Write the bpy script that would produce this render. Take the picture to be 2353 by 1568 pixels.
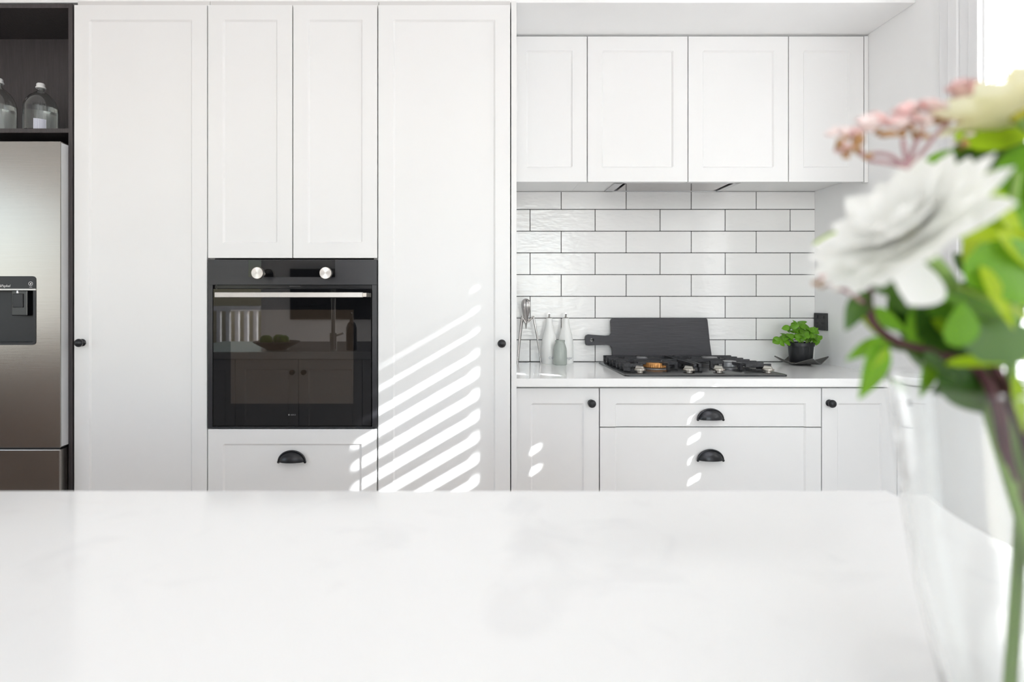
import bpy, bmesh, math, random
from mathutils import Vector, Matrix, Quaternion

for o in list(bpy.data.objects):
    bpy.data.objects.remove(o, do_unlink=True)
SC = bpy.context.scene
COL = SC.collection
PI = math.pi
random.seed(7)

# ------------------------------------------------------------------ camera
F, CX, CY, ZC = 1380.0, 1088.0, 692.0, 1.183      # focal length and principal point in pixels, eye height
W_, H_ = 2353.0, 1568.0
cam_d = bpy.data.cameras.new('camera')
cam = bpy.data.objects.new('camera', cam_d)
COL.objects.link(cam)
cam.location = (0, 0, ZC)
cam.rotation_euler = (PI / 2, 0, 0)
cam_d.sensor_width = 36.0
cam_d.lens = F / W_ * 36.0
cam_d.shift_x = (W_ / 2 - CX) / W_
cam_d.shift_y = (CY - H_ / 2) / W_
cam_d.clip_start = 0.02
cam_d.dof.use_dof = True
cam_d.dof.focus_distance = 2.3
cam_d.dof.aperture_fstop = 2.8
SC.camera = cam

# ------------------------------------------------------------------ world, sun, added daylight fills
world = bpy.data.worlds.new('sky')
SC.world = world
world.use_nodes = True
wn = world.node_tree
bg = wn.nodes['Background']
sky = wn.nodes.new('ShaderNodeTexSky')
sky.sky_type = 'NISHITA'
sky.sun_disc = False
sky.sun_elevation = math.radians(26.6)
sky.sun_rotation = math.radians(121)
wn.links.new(sky.outputs['Color'], bg.inputs['Color'])
bg.inputs['Strength'].default_value = 0.42

SUN = Vector((-1.0, 0.60, -0.583)).normalized()
sd = bpy.data.lights.new('sun', 'SUN')
sd.energy = 32.0
sd.angle = math.radians(0.55)
sd.color = (0.95, 0.98, 1.0)
so = bpy.data.objects.new('sun', sd)
COL.objects.link(so)
so.rotation_euler = SUN.to_track_quat('-Z', 'Y').to_euler()
so.location = (6, -3, 6)


ROOM_TOP = 2.55


def area(name, loc, direction, sx, sy, power, color):
    d = bpy.data.lights.new(name, 'AREA')
    d.shape = 'RECTANGLE'
    d.size, d.size_y = sx, sy
    d.energy = power
    d.color = color
    o = bpy.data.objects.new(name, d)
    COL.objects.link(o)
    o.location = loc
    o.rotation_euler = Vector(direction).to_track_quat('-Z', 'Y').to_euler()
    return o


# added fill lamps standing in for daylight at unseen openings behind and beside the camera
area('daylight_fill_rear', (0.31, -3.88, 1.25), (0, 1, 0), 2.44, 2.1, 66, (0.85, 0.938, 1.0))
area('daylight_fill_side', (-4.28, -0.9, 1.3), (1, 0, 0), 2.4, 1.8, 24, (0.85, 0.938, 1.0))
area('overhead_fill', (-0.2, 0.35, ROOM_TOP - 0.01), (0, 0, -1), 2.4, 1.3, 4.5, (0.90, 0.955, 1.0))  # added overhead fill for the island; the ceiling has no opening

vs = SC.view_settings
vs.view_transform = 'Standard'
vs.look = 'None'
vs.exposure = 0.06
vs.gamma = 1.0
vs.use_curve_mapping = False
SC.display_settings.display_device = 'sRGB'
cy = SC.cycles
cy.max_bounces = 14
cy.diffuse_bounces = 7
cy.glossy_bounces = 4
cy.transmission_bounces = 14
cy.transparent_max_bounces = 12
cy.caustics_reflective = False
cy.caustics_refractive = True
cy.sample_clamp_indirect = 6.0
cy.adaptive_threshold = 0.03


# ------------------------------------------------------------------ helpers
def px(x, Y):
    return (x - CX) * Y / F


def pz(y, Y):
    return ZC - (y - CY) * Y / F


def P(x, y, Y):
    return Vector((px(x, Y), Y, pz(y, Y)))


def lin(r, g, b):
    def c(v):
        v /= 255.0
        return v / 12.92 if v <= 0.04045 else ((v + 0.055) / 1.055) ** 2.4
    return (c(r), c(g), c(b), 1.0)


def mat(name, col, rough=0.5, metal=0.0, spec=0.5, noise=0.04, nscale=8.0, stretch=(1, 1, 1), bump=0.0, bscale=60.0,
        bstretch=(1, 1, 1), trans=0.0, ior=1.45, coat=0.0, aniso=0.0, translucent=0.0, tcol=None, rnd=0.0, rvar=0.0):
    """Principled material whose colour is varied by procedural noise in object space."""
    m = bpy.data.materials.new(name)
    m.use_nodes = True
    nt = m.node_tree
    N = nt.nodes
    L = nt.links
    b = N['Principled BSDF']
    tc = N.new('ShaderNodeTexCoord')
    src = tc.outputs['Object']
    if rnd:
        oi = N.new('ShaderNodeObjectInfo')
        mul = N.new('ShaderNodeMath'); mul.operation = 'MULTIPLY'; mul.inputs[1].default_value = 37.0
        L.new(oi.outputs['Random'], mul.inputs[0])
        add = N.new('ShaderNodeVectorMath'); add.operation = 'ADD'
        L.new(src, add.inputs[0]); L.new(mul.outputs[0], add.inputs[1])
        src = add.outputs[0]
    mp = N.new('ShaderNodeMapping')
    mp.inputs['Scale'].default_value = stretch
    L.new(src, mp.inputs['Vector'])
    nz = N.new('ShaderNodeTexNoise')
    nz.inputs['Scale'].default_value = nscale
    nz.inputs['Detail'].default_value = 5.0 if noise > 0.05 else 1.0
    L.new(mp.outputs['Vector'], nz.inputs['Vector'])
    mx = N.new('ShaderNodeMix'); mx.data_type = 'RGBA'
    c = Vector(col[:3])
    lo = c * (1 - noise); hi = Vector([min(1.0, v * (1 + noise)) for v in c])
    mx.inputs['A'].default_value = (*lo, 1); mx.inputs['B'].default_value = (*hi, 1)
    L.new(nz.outputs['Fac'], mx.inputs['Factor'])
    out = mx.outputs['Result']
    if rnd:
        hsv = N.new('ShaderNodeHueSaturation')
        mr = N.new('ShaderNodeMapRange')
        mr.inputs['To Min'].default_value = 1 - rnd; mr.inputs['To Max'].default_value = 1 + rnd
        L.new(oi.outputs['Random'], mr.inputs['Value'])
        L.new(mr.outputs['Result'], hsv.inputs['Value'])
        L.new(out, hsv.inputs['Color'])
        out = hsv.outputs['Color']
    L.new(out, b.inputs['Base Color'])
    b.inputs['Roughness'].default_value = rough
    b.inputs['Metallic'].default_value = metal
    b.inputs['Specular IOR Level'].default_value = spec
    b.inputs['IOR'].default_value = ior
    b.inputs['Transmission Weight'].default_value = trans
    b.inputs['Coat Weight'].default_value = coat
    b.inputs['Coat Roughness'].default_value = 0.03
    b.inputs['Anisotropic'].default_value = aniso
    if rvar:
        mr2 = N.new('ShaderNodeMapRange')
        mr2.inputs['To Min'].default_value = max(0, rough - rvar); mr2.inputs['To Max'].default_value = rough + rvar
        L.new(nz.outputs['Fac'], mr2.inputs['Value']); L.new(mr2.outputs['Result'], b.inputs['Roughness'])
    if bump:
        mp2 = N.new('ShaderNodeMapping'); mp2.inputs['Scale'].default_value = bstretch
        L.new(src, mp2.inputs['Vector'])
        nz2 = N.new('ShaderNodeTexNoise'); nz2.inputs['Scale'].default_value = bscale; nz2.inputs['Detail'].default_value = 1.0
        L.new(mp2.outputs['Vector'], nz2.inputs['Vector'])
        bp = N.new('ShaderNodeBump'); bp.inputs['Strength'].default_value = bump; bp.inputs['Distance'].default_value = 0.01
        L.new(nz2.outputs['Fac'], bp.inputs['Height']); L.new(bp.outputs['Normal'], b.inputs['Normal'])
    if translucent:
        tr = N.new('ShaderNodeBsdfTranslucent')
        if tcol:
            tr.inputs['Color'].default_value = tcol
        else:
            L.new(out, tr.inputs['Color'])
        ms = N.new('ShaderNodeMixShader'); ms.inputs[0].default_value = translucent
        L.new(b.outputs[0], ms.inputs[1]); L.new(tr.outputs[0], ms.inputs[2])
        L.new(ms.outputs[0], N['Material Output'].inputs['Surface'])
    return m


M = {}
M['paint'] = mat('wall_paint', (0.88, 0.88, 0.88), 0.6, noise=0.012)
M['ceil'] = mat('ceiling_paint', (0.90, 0.90, 0.90), 0.7, noise=0.01)
M['trim'] = mat('trim_gloss_paint', (0.82, 0.82, 0.83), 0.35, noise=0.01)
M['cab'] = mat('cabinet_satin_white', (0.82, 0.818, 0.816), 0.34, noise=0.01, nscale=3)
M['carc'] = mat('carcass_white_board', (0.70, 0.69, 0.68), 0.5, noise=0.02)
M['quartz'] = mat('white_quartz', (0.86, 0.86, 0.86), 0.10, noise=0.03, nscale=5.5, rvar=0.02)
M['tile'] = mat('glazed_tile', (0.88, 0.875, 0.865), 0.06, noise=0.03, nscale=7, rnd=0.02, bump=0.15, bscale=26, bstretch=(1, 1, 2.6), coat=0.15)
M['grout'] = mat('dark_grout', (0.018, 0.018, 0.02), 0.9, noise=0.15, nscale=90)
M['wood_dark'] = mat('dark_grained_veneer', lin(66, 61, 62), 0.45, noise=0.35, nscale=9, stretch=(14, 14, 1.2), bump=0.15, bscale=14,
                     bstretch=(14, 14, 1.2))
M['black_gap'] = mat('black_board', (0.012, 0.011, 0.012), 0.7, noise=0.1)
M['steel'] = mat('brushed_stainless', (0.33, 0.31, 0.29), 0.24, 1.0, noise=0.035, nscale=6, stretch=(1, 1, 90), aniso=0.35, bump=0.012, bscale=10,
                 bstretch=(1, 1, 60))
M['steel_side'] = mat('stainless_edge', (0.62, 0.62, 0.63), 0.33, 1.0, noise=0.03, nscale=6, stretch=(1, 1, 90))
M['fridge_body'] = mat('grey_fridge_side', lin(120, 118, 118), 0.4, noise=0.03)
M['fridge_edge'] = mat('pale_grey_door_edge', (0.55, 0.55, 0.56), 0.4, noise=0.03)
M['gloss_black'] = mat('gloss_black_plastic', (0.012, 0.012, 0.014), 0.18, noise=0.05)
M['satin_black'] = mat('satin_black_plastic', (0.016, 0.016, 0.018), 0.38, noise=0.06)
M['handle'] = mat('charcoal_metal', (0.018, 0.018, 0.021), 0.32, metal=0.35, noise=0.15, nscale=40, coat=0.15)
M['oven_frame'] = mat('oven_dark_steel', (0.026, 0.026, 0.030), 0.24, metal=0.0, spec=0.6, noise=0.05, nscale=5, stretch=(1, 1, 40))
M['oven_glass'] = mat('oven_black_glass', (0.006, 0.006, 0.007), 0.015, spec=0.55, noise=0.05)
M['oven_window'] = mat('oven_coated_window', (0.026, 0.019, 0.014), 0.02, spec=1.0, noise=0.2, nscale=14)
M['chrome'] = mat('polished_metal', (0.48, 0.46, 0.45), 0.12, 1.0, noise=0.04, nscale=30)
M['satin_nickel'] = mat('satin_nickel', (0.46, 0.42, 0.38), 0.32, 1.0, noise=0.04, nscale=30)
M['alu'] = mat('pale_aluminium', (0.56, 0.53, 0.51), 0.38, 1.0, noise=0.03, stretch=(60, 1, 1))
M['iron'] = mat('cast_iron', (0.034, 0.034, 0.038), 0.48, noise=0.2, nscale=50, bump=0.25, bscale=180)
M['hob'] = mat('black_steel_plate', (0.018, 0.018, 0.02), 0.24, noise=0.08, nscale=30)
M['brass'] = mat('heated_brass', lin(196, 140, 84), 0.42, 0.75, noise=0.22, nscale=45)
M['burner'] = mat('grey_burner_alloy', (0.30, 0.30, 0.31), 0.45, 0.8, noise=0.15, nscale=40)
M['board'] = mat('black_stained_timber', lin(64, 63, 67), 0.5, noise=0.22, nscale=8, stretch=(2.0, 6, 22), bump=0.12, bscale=8, bstretch=(2, 6, 22))
M['ceramic'] = mat('white_ceramic', (0.90, 0.90, 0.885), 0.08, noise=0.015)
M['sage'] = mat('sage_glaze', lin(174, 181, 175), 0.10, noise=0.04, nscale=22)
M['print'] = mat('grey_print', lin(176, 178, 184), 0.5, noise=0.03)
M['print_dark'] = mat('dark_print', lin(52, 52, 54), 0.5, noise=0.03)
M['logo'] = mat('light_logo_print', lin(226, 224, 224), 0.5, noise=0.02)
M['logo_dim'] = mat('dim_logo_print', lin(120, 120, 122), 0.5, noise=0.02)
M['glass'] = mat('clear_glass', (0.98, 0.99, 0.985), 0.0, trans=1.0, ior=1.47, noise=0.003)
M['bottle_glass'] = mat('bottle_glass', (0.95, 0.975, 0.96), 0.01, trans=1.0, ior=1.47, noise=0.01)
M['water'] = mat('water', (0.97, 0.99, 0.985), 0.0, trans=1.0, ior=1.333, noise=0.003)
M['cap'] = mat('white_cap_plastic', (0.80, 0.80, 0.80), 0.3, noise=0.02)
M['pot'] = mat('nursery_pot_plastic', (0.016, 0.016, 0.018), 0.4, noise=0.08, nscale=30)
M['soil'] = mat('soil_perlite', (0.12, 0.09, 0.07), 0.9, noise=0.8, nscale=160, bump=0.8, bscale=160)
M['slate'] = mat('dark_slate', lin(78, 76, 74), 0.45, noise=0.15, nscale=30, bump=0.15, bscale=60)
M['outlet'] = mat('black_outlet_plastic', (0.014, 0.014, 0.016), 0.35, noise=0.05)
M['basil'] = mat('basil_leaf', lin(112, 166, 44), 0.35, noise=0.25, nscale=60, translucent=0.35, tcol=lin(130, 190, 40), rnd=0.2)
M['basil_stem'] = mat('basil_stem', lin(140, 178, 80), 0.4, noise=0.1, nscale=60, translucent=0.2)
M['blind'] = mat('blind_slat_white', (0.86, 0.86, 0.86), 0.45, noise=0.01, translucent=0.72)
M['cord'] = mat('blind_cord', (0.7, 0.7, 0.7), 0.8, noise=0.05)
M['petal'] = mat('white_petal', (0.97, 0.97, 0.965), 0.5, noise=0.03, nscale=40, translucent=0.55, tcol=(0.97, 0.97, 0.94, 1))
M['petal_cream'] = mat('cream_petal', lin(246, 242, 214), 0.5, noise=0.10, nscale=40, translucent=0.45, tcol=lin(246, 242, 212))
M['centre'] = mat('yellow_green_centre', lin(196, 190, 70), 0.7, noise=0.3, nscale=140, bump=0.8, bscale=200)
M['bud_pink'] = mat('pink_bud', lin(246, 208, 206), 0.5, noise=0.18, nscale=60, translucent=0.3, rnd=0.1)
M['bud_white'] = mat('blush_white_bloom', lin(250, 236, 234), 0.5, noise=0.06, nscale=60, translucent=0.35)
M['bud_brown'] = mat('tan_bud_base', lin(164, 124, 82), 0.6, noise=0.25, nscale=90, rnd=0.15)
M['twig'] = mat('mauve_twig', lin(164, 128, 132), 0.6, noise=0.2, nscale=90)
M['twig_dark'] = mat('dark_red_twig', lin(74, 40, 44), 0.6, noise=0.3, nscale=80)
for nm, c, t in (('leaf_bright', (156, 190, 34), (190, 216, 34)), ('leaf_mid', (108, 158, 46), (140, 190, 40)), ('leaf_dark', (58, 92, 30), (82, 122, 26)),
                 ('leaf_grey', (104, 134, 84), (120, 150, 90)), ('leaf_lime', (172, 196, 44), (206, 224, 60))):
    M[nm] = mat(nm, lin(*c), 0.38, noise=0.22, nscale=30, translucent=0.35, tcol=lin(*t))
M['stem'] = mat('green_stem', lin(128, 158, 84), 0.45, noise=0.2, nscale=40)
M['floor'] = mat('oak_floor', lin(206, 197, 190), 0.45, noise=0.18, nscale=5, stretch=(9, 0.8, 1), bump=0.05, bscale=30)
M['screen'] = mat('tv_screen', (0.008, 0.008, 0.009), 0.12, noise=0.05)
M['deck'] = mat('deck_timber', lin(170, 140, 118), 0.7, noise=0.2, nscale=5, stretch=(1, 12, 1))
M['apple'] = mat('green_apple', lin(120, 170, 40), 0.3, noise=0.15, nscale=20)

# transparent pane: clear sheet that lets daylight straight through
m = bpy.data.materials.new('window_pane'); m.use_nodes = True
nt = m.node_tree; nt.nodes.clear()
o_ = nt.nodes.new('ShaderNodeOutputMaterial'); t_ = nt.nodes.new('ShaderNodeBsdfTransparent'); g_ = nt.nodes.new('ShaderNodeBsdfGlossy')
g_.inputs['Roughness'].default_value = 0.02; ms_ = nt.nodes.new('ShaderNodeMixShader')
fr_ = nt.nodes.new('ShaderNodeFresnel'); fr_.inputs['IOR'].default_value = 1.3
nt.links.new(fr_.outputs[0], ms_.inputs[0]); nt.links.new(t_.outputs[0], ms_.inputs[1]); nt.links.new(g_.outputs[0], ms_.inputs[2])
nt.links.new(ms_.outputs[0], o_.inputs['Surface'])
M['pane'] = m

# knob faces turned on a lathe: concentric brushing
m = mat('turned_steel', (0.70, 0.68, 0.66), 0.28, 1.0, noise=0.03, aniso=0.8)
tn = m.node_tree.nodes.new('ShaderNodeTangent'); tn.direction_type = 'RADIAL'; tn.axis = 'Y'
m.node_tree.links.new(tn.outputs[0], m.node_tree.nodes['Principled BSDF'].inputs['Tangent'])
M['turned'] = m

# bar-code label
m = mat('barcode_label', (0.75, 0.76, 0.80), 0.5, noise=0.01)
N = m.node_tree.nodes; L = m.node_tree.links
wv = N.new('ShaderNodeTexWave'); wv.inputs['Scale'].default_value = 90; wv.inputs['Distortion'].default_value = 6; wv.inputs['Detail Scale'].default_value = 0.4
tcn = N.new('ShaderNodeTexCoord'); mpn = N.new('ShaderNodeMapping'); mpn.inputs['Scale'].default_value = (1, 0.001, 0.001)
L.new(tcn.outputs['Object'], mpn.inputs['Vector']); L.new(mpn.outputs[0], wv.inputs['Vector'])
rmp = N.new('ShaderNodeValToRGB'); rmp.color_ramp.elements[0].color = lin(120, 122, 140); rmp.color_ramp.elements[1].color = lin(226, 228, 240)
rmp.color_ramp.elements[0].position = 0.2; rmp.color_ramp.elements[1].position = 0.5
L.new(wv.outputs['Fac'], rmp.inputs[0]); L.new(rmp.outputs[0], N['Principled BSDF'].inputs['Base Color'])
M['barcode'] = m

# stone benchtop: faint warm-grey clouding
for key in ('quartz',):
    nt = M[key].node_tree
    b = nt.nodes['Principled BSDF']
    tcn = nt.nodes.new('ShaderNodeTexCoord')
    n1 = nt.nodes.new('ShaderNodeTexNoise'); n1.inputs['Scale'].default_value = 7; n1.inputs['Detail'].default_value = 4; n1.inputs['Distortion'].default_value = 1.2
    nt.links.new(tcn.outputs['Object'], n1.inputs['Vector'])
    rp = nt.nodes.new('ShaderNodeValToRGB')
    rp.color_ramp.elements[0].position = 0.30; rp.color_ramp.elements[0].color = (0.86, 0.86, 0.86, 1)
    rp.color_ramp.elements[1].position = 0.42; rp.color_ramp.elements[1].color = (0.905, 0.905, 0.902, 1)
    nt.links.new(n1.outputs['Fac'], rp.inputs[0]); nt.links.new(rp.outputs[0], b.inputs['Base Color'])


def tag(o, label=None, cat=None, group=None, kind=None):
    if label: o['label'] = label
    if cat: o['category'] = cat
    if group: o['group'] = group
    if kind: o['kind'] = kind
    return o


def thing(name, loc, label, cat, group=None):
    o = bpy.data.objects.new(name, None)
    COL.objects.link(o)
    o.location = loc
    o.empty_display_size = 0.05
    return tag(o, label, cat, group)


def origin(o):
    v = Vector((0, 0, 0))
    while o is not None:
        v += o.location
        o = o.parent
    return v


def obj(name, bm, material, parent=None, smooth=None, bevel=0.0, seg=2, world=True, loc=None, solid=0.0, subsurf=0):
    """Link a bmesh as ONE mesh object. Vertices are given in scene coordinates when world is True."""
    bmesh.ops.recalc_face_normals(bm, faces=bm.faces)
    me = bpy.data.meshes.new(name)
    bm.to_mesh(me)
    bm.free()
    o = bpy.data.objects.new(name, me)
    COL.objects.link(o)
    if parent is not None:
        o.parent = parent
        if world:
            me.transform(Matrix.Translation(-origin(parent)))
    elif world:                      # a thing that is one mesh: origin at the middle of its base
        vs_ = [v.co for v in me.vertices]
        c = Vector(((min(v.x for v in vs_) + max(v.x for v in vs_)) / 2, (min(v.y for v in vs_) + max(v.y for v in vs_)) / 2, min(v.z for v in vs_)))
        me.transform(Matrix.Translation(-c)); o.location = c
    if loc is not None:
        o.location = loc
    me.materials.append(material)
    if smooth is not None:
        me.shade_smooth()
        if smooth < 180:
            me.set_sharp_from_angle(angle=math.radians(smooth))
    if solid:
        md = o.modifiers.new('thickness', 'SOLIDIFY'); md.thickness = solid; md.offset = -1
    if bevel:
        md = o.modifiers.new('bevel', 'BEVEL'); md.width = bevel; md.segments = seg; md.limit_method = 'ANGLE'; md.angle_limit = math.radians(50)
    if subsurf:
        md = o.modifiers.new('subdivision', 'SUBSURF'); md.levels = subsurf; md.render_levels = subsurf
    return o


def link_copy(src, parent, matrix):
    c = src.copy()
    COL.objects.link(c)
    c.parent = parent
    c.matrix_local = matrix
    return c


def B():
    return bmesh.new()


def box(bm, x0, x1, y0, y1, z0, z1):
    if x0 > x1: x0, x1 = x1, x0
    if y0 > y1: y0, y1 = y1, y0
    if z0 > z1: z0, z1 = z1, z0
    v = [bm.verts.new(p) for p in ((x0, y0, z0), (x1, y0, z0), (x1, y1, z0), (x0, y1, z0), (x0, y0, z1), (x1, y0, z1), (x1, y1, z1), (x0, y1, z1))]
    for f in ((0, 3, 2, 1), (4, 5, 6, 7), (0, 1, 5, 4), (1, 2, 6, 5), (2, 3, 7, 6), (3, 0, 4, 7)):
        bm.faces.new([v[i] for i in f])
    return bm


def lathe(bm, prof, c, axis='Z', n=32, flute=None):
    """Revolve (radius, height) pairs about an axis through c. axis '-Y' points at the viewer."""
    rings = []
    for k, (r, h) in enumerate(prof):
        ring = []
        if r < 1e-6:
            ring = [bm.verts.new(_ax(c, 0, 0, h, axis))]
        else:
            for i in range(n):
                a = 2 * PI * i / n
                rr = r * (flute(a, k) if flute else 1)
                ring.append(bm.verts.new(_ax(c, rr * math.cos(a), rr * math.sin(a), h, axis)))
        rings.append(ring)
    for a, b in zip(rings, rings[1:]):
        if len(a) == 1 and len(b) == 1:
            continue
        if len(a) == 1:
            for i in range(n): bm.faces.new((a[0], b[i], b[(i + 1) % n]))
        elif len(b) == 1:
            for i in range(n): bm.faces.new((a[i], a[(i + 1) % n], b[0]))
        else:
            for i in range(n): bm.faces.new((a[i], a[(i + 1) % n], b[(i + 1) % n], b[i]))
    if len(rings[0]) > 1: bm.faces.new(rings[0][::-1])
    if len(rings[-1]) > 1: bm.faces.new(rings[-1])
    return bm


def _ax(c, u, v, h, axis):
    if axis == 'Z': return (c[0] + u, c[1] + v, c[2] + h)
    if axis == '-Y': return (c[0] + u, c[1] - h, c[2] + v)
    if axis == '-X': return (c[0] - h, c[1] + u, c[2] + v)
    if axis == 'X': return (c[0] + h, c[1] + u, c[2] + v)


def tube(bm, pts, rad, n=8, cap=True):
    """A swept tube; rad is a number or one value per point."""
    pts = [Vector(p) for p in pts]
    rads = rad if isinstance(rad, (list, tuple)) else [rad] * len(pts)
    rings = []
    t0 = (pts[1] - pts[0]).normalized()
    up = Vector((0, 0, 1)) if abs(t0.z) < 0.9 else Vector((1, 0, 0))
    nrm = t0.cross(up).normalized()
    for i, p in enumerate(pts):
        t = (pts[min(i + 1, len(pts) - 1)] - pts[max(i - 1, 0)]).normalized()
        nrm = (nrm - t * nrm.dot(t)).normalized()
        bi = t.cross(nrm)
        rings.append([bm.verts.new(p + (nrm * math.cos(2 * PI * k / n) + bi * math.sin(2 * PI * k / n)) * rads[i]) for k in range(n)])
    for a, b in zip(rings, rings[1:]):
        for k in range(n): bm.faces.new((a[k], a[(k + 1) % n], b[(k + 1) % n], b[k]))
    if cap:
        bm.faces.new(rings[0][::-1]); bm.faces.new(rings[-1])
    return bm


def curve(p, n=12):
    """Catmull-Rom through points."""
    p = [Vector(q) for q in p]
    q = [p[0] * 2 - p[1]] + p + [p[-1] * 2 - p[-2]]
    out = []
    for i in range(1, len(q) - 2):
        for k in range(n):
            t = k / n
            out.append(0.5 * ((2 * q[i]) + (q[i + 1] - q[i - 1]) * t + (2 * q[i - 1] - 5 * q[i] + 4 * q[i + 1] - q[i + 2]) * t * t +
                              (3 * q[i] - q[i - 1] - 3 * q[i + 1] + q[i + 2]) * t ** 3))
    out.append(p[-1])
    return out


def prism(bm, poly, y0, y1):
    """Extrude an (x, z) outline from y0 to y1."""
    a = [bm.verts.new((x, y0, z)) for x, z in poly]
    b = [bm.verts.new((x, y1, z)) for x, z in poly]
    bm.faces.new(a); bm.faces.new(b[::-1])
    n = len(poly)
    for i in range(n): bm.faces.new((a[i], b[i], b[(i + 1) % n], a[(i + 1) % n]))
    return bm


def round_rect(x0, x1, z0, z1, r, n=5):
    out = []
    for cx, cz, a0 in ((x1 - r, z1 - r, 0), (x0 + r, z1 - r, 90), (x0 + r, z0 + r, 180), (x1 - r, z0 + r, 270)):
        for k in range(n + 1):
            a = math.radians(a0 + 90 * k / n)
            out.append((cx + r * math.cos(a), cz + r * math.sin(a)))
    return out


def panel_front(bm, x0, x1, z0, z1, y, thick, a, b, c, d, rec=0.006, s=0.006):
    """Front with one recessed field: a, b are its left and right edges, c, d its bottom and top (None: field runs out to that edge). Faces -Y."""
    xs = [(x0, 0 if a is not None else 1)]
    if a is not None: xs += [(a, 0), (a + s, 1)]
    if b is not None: xs += [(b - s, 1), (b, 0)]
    xs += [(x1, 0 if b is not None else 1)]
    zs = [(z0, 0 if c is not None else 1)]
    if c is not None: zs += [(c, 0), (c + s, 1)]
    if d is not None: zs += [(d - s, 1), (d, 0)]
    zs += [(z1, 0 if d is not None else 1)]
    g = [[bm.verts.new((x, y + (rec if (ix and iz) else 0), z)) for z, iz in zs] for x, ix in xs]
    nx, nz = len(xs), len(zs)
    for i in range(nx - 1):
        for j in range(nz - 1):
            q = [g[i][j], g[i + 1][j], g[i + 1][j + 1], g[i][j + 1]]
            bm.faces.new(q)
    loop = [g[i][0] for i in range(nx)] + [g[nx - 1][j] for j in range(1, nz)] + [g[i][nz - 1] for i in range(nx - 2, -1, -1)] + [g[0][j] for j in range(nz - 2, 0, -1)]
    back = [bm.verts.new((v.co.x, y + thick, v.co.z)) for v in loop]
    n = len(loop)
    for i in range(n): bm.faces.new((loop[i], back[i], back[(i + 1) % n], loop[(i + 1) % n]))
    bm.faces.new(back[::-1])
    return bm


def text_mesh(name, body, size, material, parent, loc, rot=(PI / 2, 0, 0), align='CENTER', shear=0.0, depth=0.0002, bend=None):
    cu = bpy.data.curves.new(name, 'FONT')
    cu.body = body; cu.size = size; cu.align_x = align; cu.align_y = 'CENTER'; cu.shear = shear; cu.extrude = depth; cu.resolution_u = 2
    tmp = bpy.data.objects.new(name + '_tmp', cu)
    COL.objects.link(tmp)
    dg = bpy.context.evaluated_depsgraph_get()
    me = bpy.data.meshes.new_from_object(tmp.evaluated_get(dg))
    bpy.data.objects.remove(tmp, do_unlink=True)
    bpy.data.curves.remove(cu)
    if bend:                          # wrap round a bottle of radius bend
        for v in me.vertices:
            a = v.co.x / bend
            v.co.x = bend * math.sin(a); v.co.z -= bend * (1 - math.cos(a))
    o = bpy.data.objects.new(name, me)
    COL.objects.link(o)
    me.materials.clear(); me.materials.append(material)
    o.parent = parent
    o.location = Vector(loc) - origin(parent)
    o.rotation_euler = rot
    return o


# ------------------------------------------------------------------ key depths
YT = 2.117      # tall cabinet fronts
YB = 2.2115     # base cabinet fronts
YW = 2.408      # wall cabinet fronts
YL = 2.788      # tile face
XR = 1.585      # right wall
ZTOP = 2.253    # underside of the bulkhead
CT = 0.900      # bench height
XS = px(1187, YT)   # right face of the tall run (0.152)
ROOM_L, ROOM_B, ROOM_H = -4.4, -4.0, 2.55

# ------------------------------------------------------------------ the setting
tag(obj('floor', box(B(), ROOM_L - 0.1, XR + 0.15, ROOM_B - 0.1, 2.9, -0.05, 0.0), M['floor']), 'pale oak floor of the kitchen', None, kind='structure')
tag(obj('ceiling', box(B(), ROOM_L - 0.1, XR + 0.15, ROOM_B - 0.1, 2.9, ROOM_H, ROOM_H + 0.05), M['ceil']), 'flat white kitchen ceiling', None, kind='structure')
wall_back = tag(obj('wall_back', box(B(), ROOM_L - 0.1, XR + 0.15, YL + 0.009, YL + 0.11, 0, ROOM_H), M['paint']), 'white wall behind the cabinets with tiled splashback', None, kind='structure')
tag(obj('wall_bulkhead', box(B(), ROOM_L, XR, 2.153, YL + 0.009, ZTOP, ROOM_H), M['ceil'], bevel=0.002), 'white bulkhead boxed in above the cabinets', None, kind='structure')
bm = B()
box(bm, ROOM_L - 0.1, ROOM_L, ROOM_B, YL, 0, 0.4); box(bm, ROOM_L - 0.1, ROOM_L, ROOM_B, YL, 2.2, ROOM_H)
box(bm, ROOM_L - 0.1, ROOM_L, ROOM_B, -2.1, 0.4, 2.2); box(bm, ROOM_L - 0.1, ROOM_L, 0.3, YL, 0.4, 2.2)
tag(obj('wall_left', bm, M['paint']), 'white side wall beyond the fridge', None, kind='structure')

# right wall with the two blind-covered lights and, behind the camera, one more opening
WZ0, WZ1 = 0.93, 2.30
OPEN = [(1.29, 1.862), (0.828, 1.177)]
bm = B()
xa, xb = XR, XR + 0.12
box(bm, xa, xb, ROOM_B, YL + 0.009, 0, 0.45)
box(bm, xa, xb, ROOM_B, YL + 0.009, WZ1, ROOM_H)
box(bm, xa, xb, 1.862, YL + 0.009, 0.45, WZ1)
box(bm, xa, xb, ROOM_B, 1.862, 0.45, WZ0)
box(bm, xa, xb, ROOM_B, 0.828, WZ0, WZ1)
box(bm, xa, xb, 1.177, 1.29, WZ0, WZ1)
tag(obj('wall_right', bm, M['paint']), 'white right-hand wall with the window in it', None, kind='structure')

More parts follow.
